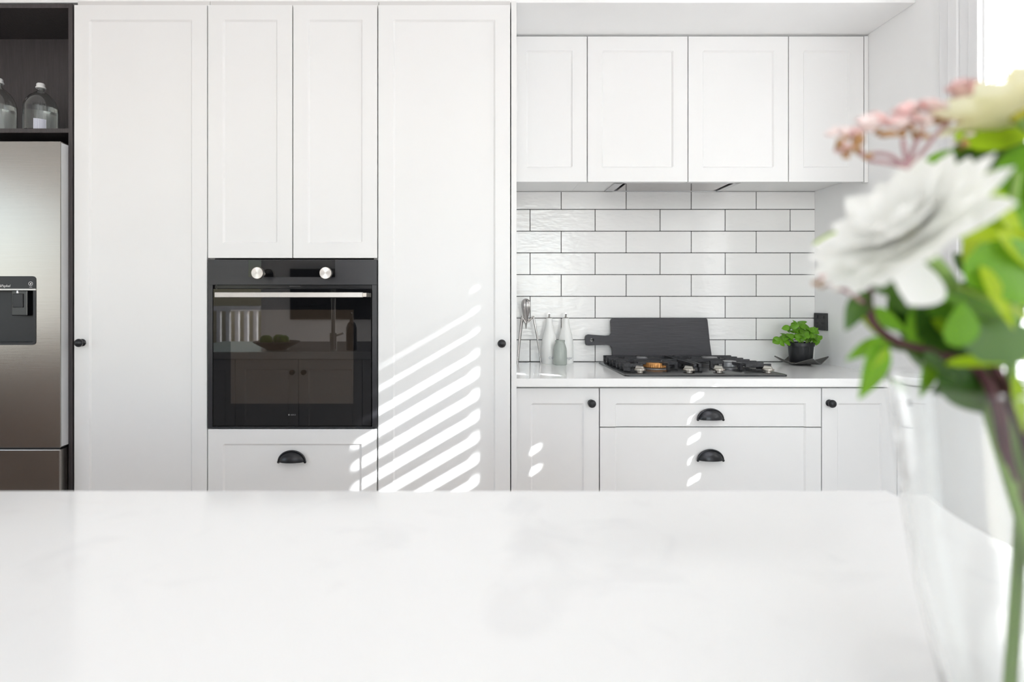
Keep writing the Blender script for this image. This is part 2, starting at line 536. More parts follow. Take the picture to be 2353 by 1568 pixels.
# window_1: architrave, jambs and panes
bm = B()
for (y0, y1, t) in ((1.985, 2.030, 0.012), (1.945, 1.985, 0.020), (1.905, 1.945, 0.013), (1.868, 1.905, 0.018)):
    box(bm, XR - t, XR + 0.001, y0, y1, WZ0 - 0.1, WZ1 + 0.12)
w1 = tag(obj('window_1', bm, M['trim'], bevel=0.003), 'white moulded architrave round the window on the right wall', None, kind='structure')
for i, (y0, y1) in enumerate(OPEN):
    bm = B()
    for (a, b_, c, d) in ((y0, y0 + 0.02, WZ0, WZ1), (y1 - 0.01, y1, WZ0, WZ1), (y0, y1, WZ0, WZ0 + 0.02), (y0, y1, WZ1 - 0.02, WZ1)):
        box(bm, XR + 0.085, XR + 0.12, a, b_, c, d)
    obj('window_frame', bm, M['trim'], w1)
    obj('pane', box(B(), XR + 0.100, XR + 0.104, y0 + 0.02, y1 - 0.01, WZ0 + 0.02, WZ1 - 0.02), M['pane'], w1)
obj('window_sill', box(B(), XR - 0.035, XR + 0.085, 0.74, 2.03, WZ0 - 0.025, WZ0), M['trim'], w1, bevel=0.003)
obj('architrave_head', box(B(), XR - 0.018, XR + 0.001, 0.68, 2.03, WZ1, WZ1 + 0.1), M['trim'], w1, bevel=0.003)
obj('architrave_side', box(B(), XR - 0.018, XR + 0.001, 0.68, 0.82, WZ0, WZ1), M['trim'], w1, bevel=0.003)
obj('mullion', box(B(), XR - 0.010, XR + 0.001, 1.185, 1.282, WZ0, WZ1), M['trim'], w1, bevel=0.002)

# blinds: white slats, each its own mesh
PITCH = 0.0755


def blind(name, y0, y1, label, tilt, z_ref, holes):
    xc = XR + 0.022
    t = thing(name, (xc, (y0 + y1) / 2, WZ0), label, 'blind', 'venetian blinds on the right window')
    obj('head_rail', box(B(), xc - 0.03, xc + 0.03, y0 + 0.004, y1 - 0.004, WZ1 - 0.06, WZ1 - 0.003), M['blind'], t, bevel=0.003)
    obj('bottom_rail', box(B(), xc - 0.03, xc + 0.03, y0 + 0.006, y1 - 0.006, WZ0 + 0.003, WZ0 + 0.02), M['blind'], t, bevel=0.003)
    yc = (y0 + y1) / 2
    hw, th = 0.05, 0.0016
    base = {}
    n = int(math.floor((z_ref - WZ0) / PITCH))
    z = z_ref - n * PITCH
    while z < WZ1 - 0.05:
        hs = tuple(h for h in holes(z))
        if hs not in base:
            bm = B()
            a, b_ = y0 + 0.008 - yc, y1 - 0.008 - yc
            if not hs:
                box(bm, -hw, hw, a, b_, -th, th)
            else:
                q = 0.013 if z < 1.5 else 0.020           # half the slot across the slat; cord slots low, added sun slots high
                hl = 0.012 if z < 1.5 else 0.024
                box(bm, -hw, -q, a, b_, -th, th); box(bm, q, hw, a, b_, -th, th)
                e = a
                for h in sorted(hs):
                    box(bm, -q, q, e, h - yc - hl, -th, th); e = h - yc + hl
                box(bm, -q, q, e, b_, -th, th)
            base[hs] = obj('slat', bm, M['blind'], t, world=False)
            s = base[hs]
        else:
            s = base[hs].copy(); COL.objects.link(s); s.parent = t
        s.location = (0, 0, z - WZ0)
        s.rotation_euler = (0, -math.radians(tilt(z)), 0)
        z += PITCH
    for h in (y0 + 0.10, y1 - 0.10):
        obj('ladder_cord', tube(B(), [(xc - 0.036, h, WZ0 + 0.01), (xc - 0.036, h, WZ1 - 0.03)], 0.0009, 5), M['cord'], t)


def holes1(z):
    out = []
    if z < 1.36: out.append(1.742)
    if 1.36 < z < 1.50: out.append(1.388)
    if 1.62 < z < 1.70: out.append(1.512)  # this slot and the next are added to throw sun streaks on the benchtop
    if 1.70 < z < 1.77: out.append(1.475)
    return out


blind('venetian_blind', 1.295, 1.862, 'closed white venetian blind nearest the tiled corner', lambda z: 78.0, 0.986, holes1)
blind('venetian_blind', 0.828, 1.177, 'half-open white venetian blind nearer the camera', lambda z: 56.5 if z < 1.93 else 67.0 + (z - 1.95) * 10.0, 1.627 + PITCH / 2, lambda z: [])

# rear wall with glazed door, television
bm = B()
yb0, yb1 = ROOM_B - 0.1, ROOM_B
box(bm, ROOM_L, XR, yb0, yb1, 2.35, ROOM_H)
box(bm, ROOM_L, -3.9, yb0, yb1, 0, 2.35)
box(bm, -2.85, -0.95, yb0, yb1, 0, 2.35)
box(bm, -0.95, XR, yb0, yb1, 0, 0.15)
tag(obj('wall_rear', bm, M['paint']), 'white wall behind the camera', None, kind='structure')
d1 = tag(obj('door_1', box(box(box(box(B(), -3.9, -3.84, yb0 + 0.03, yb1, 0, 2.35), -2.91, -2.85, yb0 + 0.03, yb1, 0, 2.35), -3.84, -2.91, yb0 + 0.03, yb1, 0, 0.07), -3.84, -2.91, yb0 + 0.03, yb1, 2.28, 2.35), M['trim']), 'glazed door to the deck behind the camera', None, kind='structure')
obj('pane', box(B(), -3.84, -2.91, yb0 + 0.05, yb0 + 0.054, 0.07, 2.28), M['pane'], d1)
tv = thing('television', (-1.9, ROOM_B + 0.05, 0.93), 'black television on the wall behind the camera, mirrored in the oven', 'television')
obj('screen', box(B(), -2.5, -1.3, ROOM_B + 0.012, ROOM_B + 0.05, 0.93, 1.62), M['screen'], tv, bevel=0.004)
obj('stand', box(B(), -2.2, -1.6, ROOM_B + 0.002, ROOM_B + 0.02, 1.1, 1.4), M['satin_black'], tv)
fence = thing('balustrade', (-3.6, -5.6, 0), 'white post balustrade on the deck, mirrored in the oven door', 'fence')
obj('rail', box(B(), -5.0, -2.3, -5.65, -5.58, 1.02, 1.10), M['trim'], fence)
for k in range(18):
    obj('baluster', box(B(), -4.95 + k * 0.15, -4.89 + k * 0.15, -5.64, -5.59, 0.0, 1.02), M['trim'], fence)
tag(obj('deck', box(B(), -6, 3, -8, ROOM_B - 0.11, -0.1, -0.06), M['deck']), 'timber deck outside the rear door', None, kind='structure')

M['leather'] = mat('brown_leather', lin(92, 66, 50), 0.55, noise=0.2, nscale=12)
M['added_rug'] = mat('brown_rug', lin(104, 84, 68), 0.95, noise=0.25, nscale=30, bump=0.5, bscale=300)
added_sofa = thing('added_sofa', (-3.75, -0.85, 0), 'added brown leather couch, unseen, put there to darken the fridge reflection', 'added_sofa')  # unseen couch added to darken what the lower fridge front mirrors
obj('sofa_base', box(B(), -4.22, -3.30, -2.0, 0.3, 0.08, 0.30), M['leather'], added_sofa, bevel=0.02)
obj('backrest', box(B(), -4.24, -4.0, -2.0, 0.3, 0.30, 0.86), M['leather'], added_sofa, bevel=0.05, seg=3)
for ya in (-2.0, 0.1):
    obj('armrest', box(B(), -4.0, -3.30, ya, ya + 0.2, 0.30, 0.62), M['leather'], added_sofa, bevel=0.04, seg=3)
for ya in (-1.79, -0.84):
    obj('seat_cushion', box(B(), -3.99, -3.28, ya, ya + 0.93, 0.30, 0.47), M['leather'], added_sofa, bevel=0.04, seg=3)
for fx in (-4.15, -3.4):
    for fy in (-1.9, 0.2):
        obj('leg', box(B(), fx - 0.03, fx + 0.03, fy - 0.03, fy + 0.03, 0.0, 0.08), M['satin_black'], added_sofa)
tag(obj('added_rug', box(B(), -3.25, -1.95, -2.1, 0.9, 0.0005, 0.012), M['added_rug'], bevel=0.003), 'added flat brown mat, unseen, darkening the fridge reflection', 'added_rug')  # unseen mat added to darken the low reflection in the fridge

# ------------------------------------------------------------------ splashback
obj('grout_bed', box(B(), XS, XR, YL + 0.0022, YL + 0.0088, CT, 1.69), M['grout'], wall_back)
TW, TH, G = 0.302, 0.101, 0.0030
tile_cache = {}
for k in range(8):
    z0 = CT + TH * k + G
    z1 = min(CT + TH * (k + 1), 1.690)
    start = px(1289.5, YL) if k % 2 else px(1218, YL)
    joints = [start + TW * n for n in range(-2, 6)]
    for a, b_ in zip(joints, joints[1:]):
        x0, x1 = max(a + G / 2, XS + 0.001), min(b_ - G / 2, XR - 0.0004)
        if x1 - x0 < 0.01: continue
        key = (round(x1 - x0, 4), round(z1 - z0, 4))
        c = Vector(((x0 + x1) / 2, YL + 0.004, (z0 + z1) / 2))
        if key not in tile_cache:
            w, h = (x1 - x0) / 2, (z1 - z0) / 2
            t = obj('tile', box(B(), -w, w, -0.004, 0.0035, -h, h), M['tile'], wall_back, bevel=0.0012, world=False)
            tile_cache[key] = t
        else:
            t = tile_cache[key].copy(); COL.objects.link(t); t.parent = wall_back
        t.location = c - origin(wall_back)
        t.rotation_euler = (random.uniform(-0.004, 0.004), 0, random.uniform(-0.003, 0.003))


# ------------------------------------------------------------------ hardware
def cup_handle(parent, x, y_px, Y):
    """Half-dome bin pull: shell with a rolled rim round its arc; the top of the open edge is at pixel row y_px."""
    xc, zb = px(x, Y), pz(y_px, Y)
    a, b_, d = 0.0455, 0.036, 0.024
    bm = B()
    nu, nv = 24, 8
    g = []
    for i in range(nu + 1):
        u = PI * i / nu
        g.append([bm.verts.new((xc + a * math.cos(u) * math.sin(PI / 2 * j / nv), Y - d * math.cos(PI / 2 * j / nv) - 0.001, zb + b_ * math.sin(u) * math.sin(PI / 2 * j / nv))) for j in range(nv + 1)])
    for i in range(nu):
        for j in range(nv):
            q = [g[i][j], g[i + 1][j], g[i + 1][j + 1], g[i][j + 1]]
            bm.faces.new(q)
    bmesh.ops.remove_doubles(bm, verts=bm.verts, dist=1e-5)
    tube(bm, [(xc + (a + 0.0015) * math.cos(PI * (i - 0.6) / (nu - 1.2)), Y - 0.003, zb + (b_ + 0.0015) * math.sin(PI * (i - 0.6) / (nu - 1.2))) for i in range(nu + 1)], 0.0034, 8)
    for s in (-1, 1):
        bmesh.ops.create_uvsphere(bm, u_segments=10, v_segments=8, radius=0.0048, matrix=Matrix.Translation((xc + s * (a + 0.0012), Y - 0.004, zb - 0.001)))
    return obj('cup_handle', bm, M['handle'], parent, smooth=50)


def knob(parent, x, y, Y, name='knob', flip=False):
    xc, zc = px(x, Y - 0.02), pz(y, Y - 0.02)
    prof = [(0.0128, 0.0), (0.0128, 0.0025), (0.0095, 0.004), (0.0062, 0.007)]
    for k in range(10):
        a = -1.15 + (1.15 + PI / 2) * k / 9
        prof.append((max(0.0148 * math.cos(a), 0.0), 0.0205 + 0.0118 * math.sin(a)))
    prof[-1] = (0.0, prof[-1][1])
    return obj(name, lathe(B(), prof, (xc, Y, zc), '-Y', 24), M['handle'], parent, smooth=50)


FW = 0.054
GAP = 0.0018


def shaker(parent, name, x0, x1, z0, z1, Y, a=True, b=True, c=True, d=True, fw=FW):
    bm = panel_front(B(), x0 + GAP, x1 - GAP, z0 + GAP, z1 - GAP, Y, 0.02, x0 + fw if a else None, x1 - fw if b else None, z0 + fw if c else None, z1 - fw if d else None)
    return obj(name, bm, M['cab'], parent, bevel=0.0012)


def carcass(parent, x0, x1, y0, y1, z0, z1, name='carcass', material='carc'):
    return obj(name, box(B(), x0 + 0.0008, x1 - 0.0008, y0, y1, z0, z1), M[material], parent)


# ------------------------------------------------------------------ tall run
ZD1 = pz(10, YT)     # top of the tall doors
XA, XB_, XC_, XD, XE = px(169, YT), px(476.5, YT), px(672.5, YT), px(868, YT), px(1173.5, YT)
pa = thing('pantry_cabinet', ((XA + XB_) / 2, 2.45, 0), 'tall white pantry cabinet between the fridge and the oven', 'cabinet', 'tall white cabinets')
carcass(pa, XA, XB_, YT + 0.022, YL, 0.1, ZTOP - 0.002)
obj('plinth', box(B(), XA, XB_, YT + 0.07, YT + 0.09, 0, 0.1), M['cab'], pa)
dr = shaker(pa, 'door', XA, XB_, 0.1, ZD1, YT)
knob(dr, 181, 788.5, YT)

ov = thing('oven_cabinet', ((XB_ + XD) / 2, 2.45, 0), 'tall white cabinet housing the black oven, doors above and drawer below', 'cabinet', 'tall white cabinets')
ZO1, ZO0 = pz(594.5, YT), pz(985.5, YT)
bm = box(box(box(box(B(), XB_ + 0.0008, XB_ + 0.017, YT + 0.022, YL, 0.1, ZTOP - 0.002), XD - 0.017, XD - 0.0008, YT + 0.022, YL, 0.1, ZTOP - 0.002), XB_ + 0.017, XD - 0.017, YT + 0.022, YL, ZO1 + 0.004, ZTOP - 0.002), XB_ + 0.017, XD - 0.017, YT + 0.022, YL, 0.1, ZO0 - 0.004)
obj('carcass', bm, M['carc'], ov)
obj('plinth', box(B(), XB_, XD, YT + 0.07, YT + 0.09, 0, 0.1), M['cab'], ov)
shaker(ov, 'door', XB_, XC_, ZO1, ZD1, YT)
shaker(ov, 'door', XC_, XD, ZO1, ZD1, YT)
dw = shaker(ov, 'drawer', XB_, XD - 0.002, 0.1, ZO0, YT)
cup_handle(dw, 671, 1061, YT)

pd_ = thing('pantry_cabinet', ((XD + XE) / 2, 2.45, 0), 'tall white pantry cabinet beside the tiles with slanting sun stripes', 'cabinet', 'tall white cabinets')
carcass(pd_, XD, XE, YT + 0.022, YL, 0.1, ZTOP - 0.002)
obj('plinth', box(B(), XD, XE, YT + 0.07, YT + 0.09, 0, 0.1), M['cab'], pd_)
dr = shaker(pd_, 'door', XD, XE, 0.1, ZD1, YT)
knob(dr, 1153, 790, YT)
obj('end_panel', box(B(), XE + 0.002, XS, YT, YL + 0.008, 0.0, ZTOP - 0.012), M['cab'], pd_, bevel=0.001)

# ------------------------------------------------------------------ oven
YO = YT - 0.004
oven = thing('built_in_oven', (px(671, YO), YO, ZO0), 'black built-in wall oven with a pale bar handle', 'oven')


def orect(x0, x1, y0, y1, Y):
    return px(x0, Y), px(x1, Y), pz(y1, Y), pz(y0, Y)


obj('oven_body', box(B(), XB_ + 0.022, XD - 0.022, YT + 0.03, YL - 0.06, ZO0 + 0.004, ZO1 - 0.006), M['satin_black'], oven)
x0, x1, z0, z1 = orect(477.5, 866, 596.5, 984.5, YO)
zl = pz(655, YO)
bm = B()
box(bm, x0, x1, YO, YO + 0.03, zl, z1)                                             # fascia
box(bm, x0, px(488, YO), YO, YO + 0.03, z0, zl)
box(bm, px(855, YO), x1, YO, YO + 0.03, z0, zl)
box(bm, px(488, YO), px(855, YO), YO, YO + 0.03, z0, pz(981, YO))
obj('surround', bm, M['oven_frame'], oven, bevel=0.0008)
a0, a1, c0, c1 = orect(571, 770, 598, 637, YO)
obj('control_display', box(B(), a0, a1, YO - 0.0009, YO + 0.01, c0, c1), M['oven_glass'], oven)
for kx in (590.5, 747.5):
    Yf = YO - 0.066
    c = (px(kx, Yf), YO, pz(627.5, Yf))
    kb = obj('dial', lathe(B(), [(0.006, 0), (0.006, 0.003), (0.0030, 0.006), (0.0030, 0.036), (0.010, 0.040), (0.0192, 0.046), (0.0200, 0.048), (0.0200, 0.0652)], c, '-Y', 40), M['satin_nickel'], oven, smooth=30)
    obj('dial_face', lathe(B(), [(0.0188, 0.0652), (0.0188, 0.066)], c, '-Y', 40), M['turned'], kb, smooth=30)
# door
a0, a1, c0, c1 = orect(489.5, 853, 664, 979.5, YO)
od = obj('door', box(B(), a0, a1, YO + 0.001, YO + 0.03, c0, c1), M['oven_glass'], oven, bevel=0.0008)
a0, a1, c0, c1 = orect(530, 812, 712, 928, YO)
obj('window', box(B(), a0, a1, YO + 0.0003, YO + 0.004, c0, c1), M['oven_window'], od)
bm = B()
a0, a1, c0, c1 = orect(490, 853, 656.5, 660, YO)
box(bm, a0, a1, YO + 0.012, YO + 0.03, pz(663, YO), pz(655.5, YO))
obj('vent_slot', bm, M['gloss_black'], oven)
obj('latch', box(B(), px(664, YO), px(690, YO), YO + 0.004, YO + 0.02, pz(659.5, YO), pz(656.5, YO)), M['satin_black'], oven)
Yh = YO - 0.045
hb = obj('handle', box(B(), px(494.5, Yh), px(834, Yh), Yh - 0.006, Yh + 0.008, pz(684, Yh), pz(672, Yh)), M['alu'], od, bevel=0.0015)
bm = B()
for hx in (500, 838):
    box(bm, px(hx, Yh) - 0.007, px(hx, Yh) + 0.007, Yh - 0.004, YO + 0.002, pz(683, Yh), pz(673, Yh))
obj('handle_bracket', bm, M['satin_nickel'], od, bevel=0.001)
text_mesh('maker_lettering', 'ASKO', 0.0072, M['logo_dim'], od, (px(673.5, YO), YO + 0.0008, pz(954, YO)))
obj('maker_mark', prism(B(), round_rect(px(662.2, YO), px(665.4, YO), pz(955.6, YO), pz(952.2, YO), 0.0008, 2), YO + 0.0006, YO + 0.002), M['logo_dim'], od)

# ------------------------------------------------------------------ open shelf over the fridge
ZS0 = pz(305, YT)
XN = px(166.5, YT)                           # right face of the dark surround
XNI = px(157, YT)
XLF = XN - 0.955
sh = thing('open_shelf_cabinet', ((XLF + XN) / 2, 2.25, ZS0), 'dark wood-grain open shelf box above the fridge', 'shelf')
zt = pz(8.5, YT)
obj('side_panel', box(B(), XNI, XN, YT, YL, 0.0, zt), M['wood_dark'], sh, bevel=0.0006)
obj('side_panel', box(B(), XLF, XLF + 0.016, YT, YL, 0.0, zt), M['wood_dark'], sh, bevel=0.0006)
obj('top_panel', box(B(), XLF + 0.016, XNI, YT + 0.001, 2.39, pz(18, YT), zt), M['wood_dark'], sh, bevel=0.0006)
obj('shelf_board', box(B(), XLF + 0.016, XNI, YT + 0.001, 2.39, ZS0, pz(295, YT)), M['wood_dark'], sh, bevel=0.0006)
obj('back_panel', box(B(), XLF + 0.016, XNI, 2.372, 2.388, ZS0 - 0.01, zt), M['wood_dark'], sh)
obj('niche_lining', box(B(), XLF + 0.016, XNI, 2.50, 2.51, 0.0, ZS0 - 0.01), M['black_gap'], sh)
ZSH = pz(295, YT)


def glass_bottle(x, y_top, Y, label, r, wl, text=False):
    xc, zt_ = px(x, Y), pz(y_top, Y)
    h = zt_ - ZSH
    t = thing('glass_bottle', (xc, Y, ZSH), label, 'bottle', 'clear bottles on the dark shelf')
    hb = h * 0.50
    out = [(r * 0.9, 0.0), (r, 0.006), (r, hb), (r * 0.965, hb + 0.012), (r * 0.86, hb + h * 0.145), (r * 0.66, hb + h * 0.235), (r * 0.42, hb + h * 0.295), (0.0150, hb + h * 0.325), (0.0108, hb + h * 0.35), (0.0108, h - 0.012)]
    inn = [(max(a - 0.0032, 0.004), b_ if k else 0.006) for k, (a, b_) in enumerate(out)]
    bm = B()
    n = 40
    prof = out + [(inn[-1][0], out[-1][1])] + inn[::-1][1:] + [(0.0, 0.006)]
    lathe(bm, [(0.0, 0.0)] + prof, (xc, Y, ZSH), 'Z', n)
    g = obj('glass_body', bm, M['bottle_glass'], t, smooth=40)
    zw = wl * h
    lathe_pts = [(0.0, 0.0068)] + [(a - 0.0006, max(b_, 0.0068)) for a, b_ in inn if b_ < zw] + [(r - 0.0042, zw), (0.0, zw)]
    obj('water', lathe(B(), lathe_pts, (xc, Y, ZSH), 'Z', n), M['water'], t, smooth=40)
    obj('cap', lathe(B(), [(0.0112, h - 0.0185), (0.0165, h - 0.0180), (0.0165, h - 0.0145), (0.0142, h - 0.012), (0.0138, h - 0.003), (0.0115, h), (0.0, h)], (xc, Y, ZSH), 'Z', 28), M['cap'], t, smooth=40)
    if text:
        zl_, yo = pz(250, Y), 0.0
        text_mesh('printed_word', 'podre', 0.0165, M['print_dark'], t, (xc + (r + 0.0006) * math.sin(0.54), Y - (r + 0.0006) * math.cos(0.54), pz(247, Y)), rot=(PI / 2, 0, 0.54), bend=r)
        bm = B()
        w = 0.0185
        prev = None
        for k in range(9):
            a = 0.56 + (w * 2) * (k / 8 - 0.5) / r
            pr = [bm.verts.new((xc + (r + 0.0005) * math.sin(a), Y - (r + 0.0005) * math.cos(a), zz)) for zz in (ZSH + 0.001, pz(281.5, Y))]
            if prev: bm.faces.new((prev[0], pr[0], pr[1], prev[1]))
            prev = pr
        obj('barcode_label', bm, M['barcode'], t, smooth=60)
    return t


glass_bottle(94, 192.5, 2.185, 'short round clear bottle with white cap and bar-code label on the shelf', 0.0545, 0.50, True)
glass_bottle(-3, 181, 2.20, 'taller clear bottle cut off by the left picture edge', 0.056, 0.5)

# ------------------------------------------------------------------ fridge
YF = 2.078
XF = px(138.5, YF)
ZF1 = pz(325, YF)
XFL = XF - 0.88
fr = thing('refrigerator', ((XF + XFL) / 2, 2.3, 0), 'stainless steel fridge with a black water dispenser', 'fridge')
obj('fridge_body', box(B(), XFL + 0.004, XF - 0.004, YF + 0.058, 2.49, 0.03, ZF1 - 0.012), M['fridge_body'], fr, bevel=0.002)
z_split = pz(1031, YF)
dx1, dzt, dzb, dzm = px(83, YF), pz(635, YF), pz(793, YF), pz(666, YF)
dx0 = dx1 - 0.24
bm = panel_front(B(), XFL, XF, z_split + 0.003, ZF1, YF, 0.052, dx0 + 0.008, dx1 - 0.008, dzb + 0.008, dzt - 0.008, rec=0.040, s=0.0006)
fd = obj('door', bm, M['steel'], fr, bevel=0.0025, seg=3)
obj('door_edge', box(B(), XF - 0.0004, XF + 0.0012, YF + 0.004, YF + 0.048, z_split + 0.006, ZF1 - 0.004), M['fridge_edge'], fd)
obj('drawer', box(B(), XFL, XF, YF, YF + 0.052, 0.06, z_split - 0.003), M['steel'], fr, bevel=0.004, seg=3)
obj('gasket', box(B(), XFL + 0.008, XF - 0.008, YF + 0.012, YF + 0.06, z_split - 0.01, z_split + 0.01), M['satin_black'], fr)
obj('hinge_cover', box(B(), XF - 0.03, XF - 0.002, YF + 0.058, YF + 0.11, ZF1 - 0.03, ZF1 - 0.006), M['steel_side'], fr, bevel=0.003)
obj('side_trim', box(B(), XF - 0.012, XF + 0.004, YF + 0.060, YF + 0.078, 0.05, ZF1 - 0.02), M['steel_side'], fr, bevel=0.003)
# dispenser
rr = round_rect(dx0, dx1, dzb, dzt, 0.012)
bm = B()
outer = [bm.verts.new((x, YF - 0.002, z)) for x, z in rr]
outer_b = [bm.verts.new((x, YF + 0.001, z)) for x, z in rr]
inner = [bm.verts.new((min(max(x, dx0 + 0.009), dx1 - 0.009), YF - 0.002, min(max(z, dzb + 0.009), dzm - 0.003))) for x, z in rr]
inner_b = [bm.verts.new((v.co.x, YF + 0.037, v.co.z)) for v in inner]
n = len(rr)
for i in range(n):
    j = (i + 1) % n
    for q in ((outer_b[i], outer_b[j], outer[j], outer[i]), (outer[i], outer[j], inner[j], inner[i]), (inner[i], inner[j], inner_b[j], inner_b[i])):
        if len(set(tuple(round(c, 5) for c in v.co) for v in q)) > 2:
            bm.faces.new(q)
bmesh.ops.remove_doubles(bm, verts=bm.verts, dist=1e-5)
box(bm, dx0 + 0.009, dx1 - 0.009, YF + 0.036, YF + 0.038, dzb + 0.009, dzm - 0.003)
dp = obj('water_dispenser', bm, M['satin_black'], fd)
obj('silver_strip', box(B(), dx0, dx1 + 0.0003, YF - 0.0032, YF + 0.001, pz(667.3, YF), pz(664.0, YF)), M['alu'], dp)
obj('nozzle_housing', box(B(), px(24, YF), px(61, YF), YF + 0.004, YF + 0.030, pz(726, YF), pz(667.5, YF)), M['gloss_black'], dp, bevel=0.003)
obj('paddle', box(B(), px(28, YF), px(52, YF), YF + 0.0005, YF + 0.006, pz(707, YF), pz(675, YF)), M['satin_black'], dp, bevel=0.002)
obj('nozzle', lathe(B(), [(0.005, 0), (0.004, 0.012)], (px(38, YF), YF + 0.006, pz(674, YF)), 'Z', 12), M['chrome'], dp, smooth=40)
text_mesh('maker_lettering', 'Fisher&Paykel', 0.0125, M['logo'], dp, (px(24.5, YF), YF - 0.0024, pz(657.5, YF)), align='RIGHT', shear=0.25)
cc = (px(71.5, YF), YF - 0.0022, pz(652.3, YF))
bm = B()
tube(bm, [(cc[0] + 0.0068 * math.cos(2 * PI * k / 24), cc[1], cc[2] + 0.0068 * math.sin(2 * PI * k / 24)) for k in range(25)], 0.0007, 5, cap=False)
prism(bm, [(cc[0] - 0.0022, cc[2] - 0.003), (cc[0] + 0.0006, cc[2] - 0.0038), (cc[0] + 0.0024, cc[2] - 0.001), (cc[0] + 0.002, cc[2] + 0.0042), (cc[0] - 0.0014, cc[2] + 0.001)], cc[1] - 0.0004, cc[1] + 0.001)
box(bm, cc[0] - 0.005, cc[0] + 0.005, cc[1], cc[1] + 0.001, cc[2] - 0.0122, cc[2] - 0.0112)
obj('filter_symbol', bm, M['logo'], dp)

# ------------------------------------------------------------------ base run
XBL, XB1, XB2, XB3 = XS + 0.002, px(1377.5, YB), px(1888, YB), px(2062, YB)
ZB1 = pz(891.5, YB)
b1 = thing('base_cabinet', ((XBL + XB1) / 2, 2.5, 0), 'white base cabinet door with black knob, left of the wide drawers', 'cabinet', 'white base cabinets')
carcass(b1, XBL, XB1, YB + 0.022, YL, 0.1, CT - 0.032)
obj('plinth', box(B(), XBL, XB1, YB + 0.06, YB + 0.08, 0, 0.1), M['cab'], b1)
dr = shaker(b1, 'door', XBL, XB1, 0.1, ZB1, YB, fw=0.0575)
knob(dr, 1360.5, 928.5, YB)
b2 = thing('drawer_cabinet', ((XB1 + XB2) / 2, 2.5, 0), 'wide white drawer cabinet with two black cup handles under the hob', 'cabinet', 'white base cabinets')
carcass(b2, XB1, XB2, YB + 0.022, YL, 0.1, CT - 0.032)
obj('plinth', box(B(), XB1, XB2, YB + 0.06, YB + 0.08, 0, 0.1), M['cab'], b2)
zsp = pz(982.5, YB)
d_ = shaker(b2, 'drawer', XB1, XB2, zsp, ZB1, YB, c=False, fw=0.0575)
cup_handle(d_, 1632, 964, YB)
d_ = shaker(b2, 'drawer', XB1, XB2, 0.1, zsp, YB, d=False, fw=0.0575)
cup_handle(d_, 1632, 1057.5, YB)
b3 = thing('base_cabinet', ((XB2 + XR) / 2, 2.5, 0), 'white base cabinet door with black knob against the right wall', 'cabinet', 'white base cabinets')
carcass(b3, XB2, XR - 0.002, YB + 0.022, YL, 0.1, CT - 0.032)
obj('plinth', box(B(), XB2, XR - 0.002, YB + 0.06, YB + 0.08, 0, 0.1), M['cab'], b3)
dr = shaker(b3, 'door', XB2, XB3, 0.1, ZB1, YB, fw=0.0575)
knob(dr, 1912.5, 928.5, YB)
obj('filler_strip', box(B(), XB3 + 0.001, XR - 0.001, YB + 0.001, YB + 0.021, 0.1, ZB1), M['cab'], b3, bevel=0.0008)
tag(obj('benchtop', box(B(), XS + 0.0005, XR - 0.0005, 2.187, YL + 0.008, CT - 0.0305, CT), M['quartz'], bevel=0.002), 'polished white stone benchtop under the tiled splashback', 'benchtop')

# ------------------------------------------------------------------ wall cabinets and hood
ZW0, ZW1, ZU = pz(419, YW), pz(82.5, YW), 1.6925
xw = [XS + 0.001, px(1349.5, YW), px(1581, YW), px(1812, YW), px(1985.5, YW)]
names = [('overhead_cabinet', [0, 1], 'narrow white wall cabinet beside the tall pantry'), ('overhead_cabinet', [1, 2, 3], 'two-door white wall cabinet over the hood and hob'),
         ('overhead_cabinet', [3, 4], 'narrow white wall cabinet against the right wall')]
HX0, HX1, HY0, HY1 = 0.606, 1.140, 2.56, 2.772
for nm, idx, lab in names:
    a, b_ = xw[idx[0]], xw[idx[-1]] if idx[-1] != 4 else XR - 0.001
    t = thing(nm, ((a + b_) / 2, 2.6, ZU), lab, 'cabinet', 'white wall cabinets')
    if len(idx) == 3:
        bm = B()
        box(bm, a, b_, YW + 0.022, YL, ZU + 0.03, ZTOP - 0.002)
        box(bm, a, HX0, YW + 0.022, YL, ZU, ZU + 0.03); box(bm, HX1, b_, YW + 0.022, YL, ZU, ZU + 0.03)
        box(bm, HX0, HX1, YW + 0.022, HY0, ZU, ZU + 0.03); box(bm, HX0, HX1, HY1, YL, ZU, ZU + 0.03)
        obj('carcass', bm, M['cab'], t)
    else:
        carcass(t, a, b_, YW + 0.022, YL, ZU, ZTOP - 0.002, material='cab')
    for i, j in zip(idx, idx[1:]):
        shaker(t, 'door', xw[i], xw[j], ZW0, ZW1, YW, fw=0.0585)
    if idx[-1] == 4:
        obj('filler_strip', box(B(), xw[4] + 0.002, XR - 0.001, YW + 0.001, YW + 0.021, ZW0, ZW1), M['cab'], t, bevel=0.0008)
hood = thing('range_hood', ((HX0 + HX1) / 2, 2.66, ZU), 'slim stainless range hood set into the wall cabinet underside', 'range hood')
bm = B()
for q in ((HX0, HX0 + 0.036, HY0, HY1), (HX1 - 0.024, HX1, HY0, HY1), (HX0, HX1, HY0, HY0 + 0.012), (HX0, HX1, HY1 - 0.012, HY1)):
    box(bm, *q, ZU - 0.006, ZU + 0.02)
obj('rim', bm, M['steel_side'], hood, bevel=0.001)
obj('glass_panel', box(B(), HX0 + 0.052, HX1 - 0.040, HY0 + 0.016, HY1 - 0.016, ZU - 0.004, ZU + 0.012), M['chrome'], hood, bevel=0.001)
obj('suction_slot', box(B(), HX0 + 0.036, HX1 - 0.024, HY0 + 0.012, HY1 - 0.012, ZU + 0.014, ZU + 0.022), M['black_gap'], hood)

